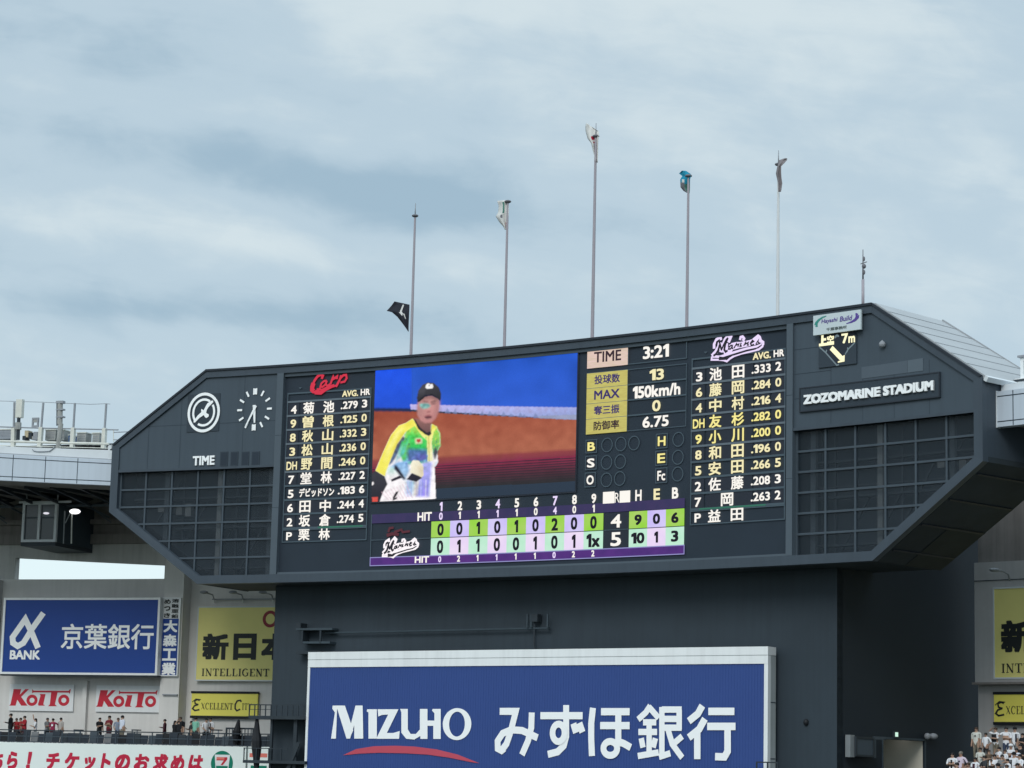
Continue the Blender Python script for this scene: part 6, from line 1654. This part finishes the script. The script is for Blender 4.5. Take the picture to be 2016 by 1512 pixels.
z = Z(740, 570, 10.08)
R4 = lambda rows, z: [z([(a, c)])[0] + z([(d, e)])[0] for a, c, d, e in rows]
letters = lambda u, v: 'flag_white' if (.58 < u < .67 and .05 < v < .42) or (.50 < u < .60 and .34 < v < .50) or (.66 < u < .76 and .40 < v < .58) else 'flag_black'
flag(R4([(370, 235, 668, 300), (300, 330, 668, 360), (215, 425, 664, 440), (320, 450, 660, 520), (430, 545, 656, 600), (520, 660, 652, 690), (600, 770, 650, 780), (640, 830, 652, 835)], z), PO, letters, 'black flag with a white letter, flying low on the first pole', .10, phase=.5)
z = Z(960, 230, 6.3)
flag(R4([(118, 1042, 262, 1030), (138, 1100, 262, 1090), (132, 1180, 262, 1170), (102, 1235, 260, 1230), (146, 1305, 256, 1290), (195, 1360, 250, 1350), (215, 1400, 248, 1400)], z), PO, lambda u, v: 'flag_red' if .66 < u < .84 and .74 < v < .9 else 'flag_green' if (.42 < u < .56 and .06 < v < .38) else 'flag_grey' if (.32 < u < .48 and .42 < v < .56) else 'flag_white', 'drooping white flag with faint grey green marks on the second pole', phase=1.0)
flag(R4([(1225, 75, 1300, 130), (1212, 110, 1378, 180), (1215, 180, 1378, 210), (1240, 270, 1374, 260), (1285, 330, 1372, 330), (1300, 400, 1370, 400), (1320, 470, 1368, 480), (1338, 560, 1366, 570)], z), PO, lambda u, v: 'flag_red' if .36 < u < .66 and .40 < v < .58 and not .47 < v < .51 else 'flag_white', 'folded white flag with a red disc on the tallest pole', phase=2.0)
z = Z(1320, 290, 7.754)
flag(R4([(175, 355, 240, 360), (130, 400, 312, 410), (180, 440, 312, 440), (150, 490, 300, 490), (152, 560, 298, 560), (155, 610, 298, 620), (200, 665, 296, 670), (262, 700, 290, 705)], z), PO, lambda u, v: 'flag_grey' if v > .52 and u < .42 else 'flag_green' if v > .55 else 'flag_white' if .45 < v < .53 and .2 < u < .42 else 'flag_teal', 'small teal flag bunched at the top of the fourth pole', .09, phase=.2)
flag(R4([(1745, 165, 1785, 170), (1650, 200, 1780, 195), (1645, 240, 1745, 235), (1630, 300, 1690, 290), (1610, 400, 1690, 380), (1625, 470, 1695, 460), (1645, 540, 1708, 550), (1645, 620, 1695, 640), (1645, 680, 1685, 680)], z), PO - .3, lambda u, v: 'flag_taupe', 'taupe flag wrapped tight around the fifth pole', .07, phase=1.4)

# ================================================================== people
mat('skin', (0.42, 0.27, 0.20), 0.6, var=0.05)
mat('skin_tan', (0.33, 0.20, 0.145), 0.6, var=0.05)
mat('hair_black', (0.012, 0.011, 0.012), 0.5, var=0.0)
mat('hair_brown', (0.050, 0.030, 0.022), 0.5, var=0.0)
mat('hair_grey', (0.18, 0.17, 0.15), 0.6, var=0.0)
for nm, c in dict(black=(.014, .016, .020), navy=(.018, .024, .045), charcoal=(.045, .05, .055), red=(.34, .022, .030), dark_red=(.17, .020, .030), crimson=(.28, .022, .07), white=(.74, .76, .80), cool_white=(.66, .71, .82),
                  off_white=(.60, .62, .58), beige=(.42, .39, .37), blue_grey=(.22, .27, .36), grey=(.20, .21, .22), mint=(.22, .52, .40), maroon=(.06, .018, .028), pink=(.62, .54, .64), brown=(.12, .085, .06), denim=(.05, .07, .12), khaki=(.20, .18, .14)).items():
    mat('cloth_' + nm, c, 0.85, var=0.10, scale=5)

ARMS = {   # elbow and wrist for the right arm (+x), metres at 1.75 m tall; front is -y
    'down': ((.235, .02, 1.14), (.245, -.05, .90)), 'front': ((.225, -.06, 1.15), (.09, -.29, 1.20)), 'high': ((.27, -.12, 1.62), (.36, -.16, 1.88)),
    'crossed': ((.245, -.08, 1.16), (-.06, -.19, 1.19)), 'head': ((.40, -.08, 1.52), (.15, -.10, 1.66)), 'out': ((.30, -.18, 1.30), (.26, -.44, 1.27)), 'hip': ((.36, .06, 1.16), (.20, -.02, .98)),
    'lean': ((.26, -.10, 1.15), (.22, -.34, 1.02)), 'face': ((.24, -.20, 1.26), (.08, -.20, 1.52))}


def person(px, py, o, label, group, shirt='white', trousers='navy', hair='hair_black', yaw=0.0, arms=('down', 'down'), sleeves='short', floor=None, cap=None, tone='skin', lean=0.0, extra=None, long_hair=False, girth=1.0):
    girth *= 1.16
    """a standing figure: the top of the head is where the sight line (px, py) meets off = o"""
    l, zt_ = ARC.inv(px, py, o)
    fl = FLOOR if floor is None else floor
    k = max(1.45, min(1.9, zt_ - fl)) / 1.75
    V, E, Rr, tag_ = [], [], [], []

    def add(p, r, parent, cat):
        n = len(V)
        fw = max(0.0, p[2] - .95) * lean
        V.append(Vector((p[0], p[1] - fw, p[2])) * k); Rr.append((r if hasattr(r, '__len__') else (r, r))); tag_.append(cat)
        if parent is not None: E.append((parent, n))
        return n
    g = girth
    pel = add((0, .01, .94), (.155 * g, .115 * g), None, 'leg')
    wst = add((0, .0, 1.08), (.145 * g, .105 * g), pel, 'top'); chs = add((0, .0, 1.30), (.165 * g, .115 * g), wst, 'top'); upc = add((0, .01, 1.42), (.11, .085), chs, 'top')
    nk = add((0, .0, 1.51), .055, upc, 'skin'); hd = add((0, -.015, 1.60), (.078, .092), nk, 'skin'); tp = add((0, -.005, 1.685), (.066, .078), hd, 'skin')
    add((0, -.118, 1.585), .014, hd, 'skin'); add((.082, .0, 1.60), .014, hd, 'skin'); add((-.082, .0, 1.60), .014, hd, 'skin')
    for sx, pose in ((1, arms[0]), (-1, arms[1])):
        el, wr = ARMS[pose]
        sh = add((.185 * sx * g, .01, 1.405), .062, upc, 'top'); e = add((el[0] * sx, el[1], el[2]), .052, sh, 'top'); w = add((wr[0] * sx, wr[1], wr[2]), .036, e, 'arm')
        d = (Vector(wr) - Vector(el)).normalized(); d = Vector((d.x * sx, d.y, d.z)); sd = d.cross(Vector((0, 0, 1)));
        if sd.length < .1: sd = Vector((1, 0, 0))
        sd.normalize(); c = Vector((wr[0] * sx, wr[1], wr[2])); pm = add(c + d * .06, (.030, .020), w, 'skin')
        bend = sd.cross(d) * -.02
        for q, ln in ((-.030, .066), (-.010, .078), (.011, .074), (.030, .058)):
            f1 = add(c + d * (.06 + ln * .6) + sd * q, .010, pm, 'skin'); add(c + d * (.06 + ln * 1.1) + sd * q + bend, .008, f1, 'skin')
        th = add(c + d * .06 + sd * (.052 * sx), .011, pm, 'skin'); add(c + d * .10 + sd * (.058 * sx), .009, th, 'skin')
    for sx in (1, -1):
        hp = add((.095 * sx, .01, .86), .092 * g, pel, 'leg'); kn = add((.105 * sx, -.01, .49), .062, hp, 'leg'); an = add((.11 * sx, .02, .09), .045, kn, 'leg'); add((.12 * sx, -.12, .035), .036, an, 'shoe')
    me = bpy.data.meshes.new('person'); me.from_pydata(V, E, [])
    ob = bpy.data.objects.new('person', me); COL.objects.link(ob)
    sk = ob.modifiers.new('skin', 'SKIN'); sk.use_smooth_shade = True
    for i, sv in enumerate(me.skin_vertices[0].data):
        sv.radius = (Rr[i][0] * k, Rr[i][1] * k); sv.use_root = (i == 0)
    sb = ob.modifiers.new('subdivision', 'SUBSURF'); sb.levels = sb.render_levels = 1
    dg = bpy.context.evaluated_depsgraph_get(); body = bpy.data.meshes.new_from_object(ob.evaluated_get(dg))
    bpy.data.objects.remove(ob); bpy.data.meshes.remove(me)
    cols = {'skin': tone, 'top': 'cloth_' + shirt, 'arm': ('cloth_' + shirt) if sleeves == 'long' else tone, 'leg': 'cloth_' + trousers, 'shoe': 'cloth_black'}
    names = []; body.materials.clear()
    for c in cols.values():
        if c not in names: names.append(c); body.materials.append(MATS[c])
    segs = [(V[a], V[c], tag_[c]) for a, c in E]
    for p in body.polygons:
        best, bd = 'top', 9
        for a, c, tg in segs:
            d = c - a; u = max(0, min(1, (p.center - a).dot(d) / max(1e-9, d.length_squared))); dd = (p.center - (a + d * u)).length
            if dd < bd: bd, best = dd, tg
            elif False: pass
        if best == 'leg' and p.center.z > .93 * k: best = 'top'
        p.material_index = names.index(cols[best])
    body.polygons.foreach_set('use_smooth', [True] * len(body.polygons))
    o_ = bpy.data.objects.new('person', body); COL.objects.link(o_)
    pos = ARC.pt(l, fl, o); a = T0 - K * l
    o_.location = pos; o_.rotation_euler = (0, 0, a + R(yaw)); o_['label'] = label; o_['category'] = 'person'; o_['group'] = group

    def child(nm, bb):
        m_ = bpy.data.meshes.new(nm); m_.from_pydata(bb.v, [], bb.f)
        for q in bb.names: m_.materials.append(MATS[q])
        m_.polygons.foreach_set('material_index', bb.m); m_.polygons.foreach_set('use_smooth', [True] * len(bb.f))
        c = bpy.data.objects.new(nm, m_); COL.objects.link(c); c.parent = o_
    H0 = V[hd]; fwd_ = V[tp] - V[hd]
    b = MB(); ctr = Vector((H0.x, H0.y + .018 * k, H0.z + .045 * k))
    b.ball(ctr, (.097 * k, .108 * k, .088 * k), hair, 10, 7)
    if long_hair: b.ball(ctr + Vector((0, .055 * k, -.12 * k)), (.095 * k, .065 * k, .17 * k), hair, 10, 7)
    child('hair', b)
    if cap:
        b = MB(); b.ball(ctr + Vector((0, -.012, .025 * k)), (.105 * k, .118 * k, .085 * k), cap, 10, 6)
        b.add([ctr + Vector(p) * k for p in ((-.075, -.09, .02), (.075, -.09, .02), (.05, -.19, .0), (-.05, -.19, .0), (-.075, -.09, .035), (.075, -.09, .035), (.05, -.19, .015), (-.05, -.19, .015))], [(0, 1, 2, 3), (7, 6, 5, 4), (0, 4, 5, 1), (1, 5, 6, 2), (2, 6, 7, 3), (3, 7, 4, 0)], cap); child('cap', b)
    b = MB()                                           # eyes and mouth
    for sx in (-1, 1): b.ball(Vector((H0.x + .030 * sx * k, H0.y - .086 * k, H0.z + .010 * k)), .010 * k, 'hair_black', 6, 4)
    b.ball(Vector((H0.x, H0.y - .086 * k, H0.z - .048 * k)), (.022 * k, .010 * k, .006 * k), 'sign_crimson', 6, 4); child('face', b)
    if extra: extra(child, k, V)
    return o_


def back_mark(m, r=.09, y=.125):                       # printed emblem on a shirt
    def f(child, k, V):
        b = MB(); n = 14
        b.add([(r * math.cos(2 * math.pi * i / n) * k, y * k, (1.27 + r * math.sin(2 * math.pi * i / n)) * k) for i in range(n)] + [(r * .9 * math.cos(2 * math.pi * i / n) * k, (y - .03 * (1 if y > 0 else -1)) * k, (1.27 + r * .9 * math.sin(2 * math.pi * i / n)) * k) for i in range(n)],
              [tuple(range(n))] + [(i, (i + 1) % n, n + (i + 1) % n, n + i) for i in range(n)], m); child('shirt_mark', b)
    return f


def front_stripe(m, w=.05, x=.0):
    def f(child, k, V):
        b = MB(); b.box((x * k, -.112 * k, 1.20 * k), (w * k, .05 * k, .38 * k), m); child('shirt_stripe', b)
    return f


def towel(child, k, V):
    b = MB(); b.ball(Vector((0, .02, 1.68)) * k, (.125 * k, .13 * k, .09 * k), 'cloth_white', 10, 6); b.ball(Vector((0, .09, 1.5)) * k, (.15 * k, .08 * k, .20 * k), 'cloth_white', 10, 6); child('towel', b)


GL, GR = 'people on the left gallery', 'people in the right stand'
person(22, 1402, 9.6, 'tall person in a black jacket at the left end of the gallery', GL, 'black', 'black', yaw=-75, arms=('front', 'down'), sleeves='long', girth=1.15)
person(33, 1413, 10.0, 'person in a bright red shirt, second from the gallery left end', GL, 'red', 'charcoal', yaw=20, arms=('front', 'front'), tone='skin_tan')
person(41, 1412.5, 10.9, 'person in red half hidden between two other red shirts', GL, 'red', 'navy', yaw=-30, arms=('down', 'front'))
person(49, 1408.5, 10.0, 'taller person in a red jacket, arms folded in front', GL, 'red', 'maroon', yaw=-40, arms=('crossed', 'crossed'), sleeves='long', girth=1.12)
person(70.5, 1413.5, 10.2, 'person in a white top and dark hair, one arm raised high', GL, 'white', 'charcoal', yaw=-60, arms=('front', 'high'), long_hair=True)
person(94, 1412.5, 10.4, 'person in a grey vest holding a dark camera', GL, 'grey', 'black', yaw=70, arms=('front', 'front'), tone='skin_tan')
person(105, 1413.5, 9.7, 'person in a crimson jersey with a white disc on its back', GL, 'crimson', 'maroon', yaw=180, arms=('down', 'out'), extra=back_mark('cloth_white', .085), tone='skin_tan')
person(120.5, 1412, 9.9, 'person in a beige grey shirt beside the crimson jersey', GL, 'beige', 'charcoal', yaw=160, arms=('down', 'down'), girth=1.1)
person(197, 1412, 10.0, 'person in a plain black shirt facing a dark red shirt', GL, 'black', 'black', yaw=60, arms=('down', 'front'))
person(216, 1408, 10.2, 'person in a dark red shirt with folded arms, curly hair', GL, 'dark_red', 'maroon', yaw=-15, arms=('crossed', 'crossed'), tone='skin_tan', girth=1.08)
person(233, 1412.5, 10.4, 'person in a blue grey shirt leaning toward the white shirt', GL, 'blue_grey', 'denim', hair='hair_brown', yaw=30, arms=('front', 'lean'))
person(241.5, 1407.5, 9.8, 'person in a loose bright white shirt at the gallery rail', GL, 'cool_white', 'khaki', yaw=150, arms=('lean', 'down'), girth=1.15)
person(325, 1415, 10.0, 'person in a dark maroon jacket standing before the concrete column', GL, 'maroon', 'black', yaw=-70, arms=('down', 'front'), sleeves='long')
person(345, 1418, 10.3, 'person in black with long black hair by the column edge', GL, 'black', 'black', yaw=160, arms=('front', 'down'), sleeves='long', long_hair=True, floor=FLOOR - .05)
person(355.5, 1410.5, 9.8, 'person in black rubbing the forehead with a raised bare arm', GL, 'black', 'black', hair='hair_brown', yaw=10, arms=('down', 'face'), girth=1.2)
person(377, 1418.5, 10.4, 'person in dark green partly hidden behind the mint shirt', GL, 'charcoal', 'black', yaw=-40, arms=('down', 'front'), floor=FLOOR - .05)
person(386, 1411, 9.7, 'person in a mint green shirt seen from behind', GL, 'mint', 'charcoal', yaw=170, arms=('lean', 'down'), girth=1.12)
person(405, 1413.5, 10.2, 'person with black hair bending forward in a pale shirt', GL, 'white', 'black', yaw=60, arms=('front', 'lean'), lean=.18)
person(415, 1412, 10.5, 'person in a white shirt with a dark side stripe', GL, 'white', 'charcoal', yaw=-10, arms=('down', 'out'), extra=front_stripe('cloth_charcoal', .05, .09))

# right stand, four seating rows from the wall down
person(1922, 1430.5, 8.2, 'person in a white jersey with dark mark, alone by the dark wall', GR, 'off_white', 'khaki', hair='hair_brown', yaw=5, arms=('down', 'down'), floor=1.30, extra=back_mark('cloth_charcoal', .06, -.125), girth=1.12)
person(1960, 1431, 8.8, 'person in white shading the eyes with a black sleeved arm', GR, 'white', 'khaki', hair='hair_brown', yaw=-15, arms=('crossed', 'head'), floor=1.30, extra=front_stripe('cloth_black', .30, 0))
person(1981, 1430, 8.4, 'person in a white tee with arms stretched to the right', GR, 'white', 'denim', yaw=20, arms=('crossed', 'out'), floor=1.30, girth=1.08)
person(1998, 1430.5, 8.5, 'person in a black cap and white shirt with dark side', GR, 'white', 'grey', yaw=10, arms=('down', 'down'), floor=1.30, cap='cloth_black', extra=front_stripe('cloth_navy', .07, .10))
person(2013, 1446, 8.0, 'person in dark clothes at the right picture edge, back row', GR, 'black', 'black', yaw=-10, arms=('front', 'down'), floor=1.30)
person(1930, 1471, 6.6, 'person with short dark hair in white, below the lone white jersey', GR, 'off_white', 'navy', yaw=20, arms=('front', 'down'), floor=.45)
person(1947, 1475.5, 6.4, 'person in a brown top looking sideways in the second row', GR, 'brown', 'khaki', hair='hair_brown', yaw=60, arms=('out', 'front'), floor=.45)
person(1967, 1469.5, 6.5, 'person in a white coat with black hair over the eyes, second row', GR, 'white', 'charcoal', yaw=-30, arms=('front', 'face'), floor=.45, girth=1.1)
person(1990, 1464.5, 6.5, 'person with a white towel draped over the head', GR, 'white', 'denim', hair='hair_grey', yaw=15, arms=('down', 'crossed'), floor=.45, extra=towel, tone='skin_tan')
person(2009, 1463.5, 6.3, 'person in black with a pale emblem, second row right end', GR, 'black', 'black', yaw=0, arms=('front', 'front'), floor=.45, extra=back_mark('cloth_off_white', .05, -.125))
person(1875, 1480.5, 5.2, 'person in a white and black shirt with folded arms, leftmost of the crowd', GR, 'white', 'maroon', yaw=10, arms=('crossed', 'crossed'), floor=-.10, extra=front_stripe('cloth_black', .08, 0))
person(1891.5, 1473, 5.4, 'older grey haired person in a pale pink tee with a dark emblem', GR, 'pink', 'khaki', hair='hair_grey', yaw=-5, arms=('hip', 'down'), floor=-.10, extra=back_mark('cloth_navy', .05, -.125), tone='skin_tan', girth=1.1)
person(1920, 1490, 4.9, 'person in white with a burgundy front stripe, lower row', GR, 'white', 'navy', yaw=0, arms=('down', 'front'), floor=-.10, extra=front_stripe('cloth_maroon', .12, -.02), tone='skin_tan')
person(1938, 1486.5, 5.2, 'person in dark clothing with black hair behind the burgundy stripe', GR, 'charcoal', 'black', yaw=-30, arms=('front', 'front'), floor=-.10)
person(1952.5, 1494.5, 5.0, 'brown haired person in a brown top, lower row', GR, 'brown', 'black', hair='hair_brown', yaw=-20, arms=('front', 'front'), floor=-.10)
person(1973, 1484.5, 5.3, 'person in a grey shirt with hair over the face, lower row', GR, 'grey', 'denim', yaw=40, arms=('face', 'front'), floor=-.10)
person(1996.5, 1480, 5.2, 'person in a black cap and white jersey with a black strap', GR, 'white', 'navy', yaw=0, arms=('down', 'out'), floor=-.10, cap='cloth_black', extra=front_stripe('cloth_black', .06, -.08), girth=1.1)
person(2008, 1483.5, 4.9, 'black haired person in a white jersey beside the black cap', GR, 'white', 'black', yaw=-15, arms=('crossed', 'down'), floor=-.10, long_hair=True)
person(1965, 1502, 3.8, 'black cap and white shirt at the bottom picture edge', GR, 'white', 'black', yaw=0, arms=('down', 'down'), floor=-.65, cap='cloth_black')
person(2018, 1497, 3.9, 'person in a pale blue white jersey, bottom right corner', GR, 'cool_white', 'black', yaw=20, arms=('down', 'down'), floor=-.65)

XS = [(1884, 1491, 4.2, 'black', 'hair_black', 'person in black between the pale pink tee and burgundy stripe, low row'), (1906, 1497, 4.0, 'white', 'hair_brown', 'brown haired person in plain white, low between the pink tee and burgundy stripe'),
      (1932, 1503, 3.6, 'cool_white', 'hair_black', 'dark haired person in cool white at the bottom edge below the burgundy stripe'), (1949, 1506, 3.4, 'charcoal', 'hair_black', 'person in charcoal at the bottom edge left of the black cap'),
      (1984, 1493, 4.4, 'white', 'hair_black', 'dark haired person in white between the grey shirt and black strap'), (1982, 1504, 3.5, 'white', 'hair_brown', 'brown haired person in white right of the bottom black cap'),
      (2003, 1501, 3.6, 'navy', 'hair_black', 'person in navy at the bottom edge below the black strap'), (1941, 1466, 7.4, 'white', 'hair_black', 'dark haired person in white just right of the lone white jersey'),
      (1979, 1475, 6.0, 'white', 'hair_brown', 'brown haired person in white left of the towelled head'), (2001, 1472, 6.0, 'cool_white', 'hair_black', 'person in cool white between the towelled head and black shirt'),
      (1958, 1484, 5.1, 'white', 'hair_black', 'dark haired person in white left of the grey shirt, lower row')]
for i, (x, y, o, c, h, lab) in enumerate(XS):
    fl = 1.30 if o > 7 else .45 if o > 5.6 else -.10 if o > 4.25 else -.65
    person(x, y, o, lab, GR, c, ('navy', 'black', 'khaki')[i % 3], hair=h, yaw=(-25, 15, 40, 0)[i % 4], arms=(('down', 'front'), ('crossed', 'crossed'), ('front', 'front'), ('hip', 'down'))[i % 4], floor=fl, tone=('skin', 'skin_tan')[i % 2])
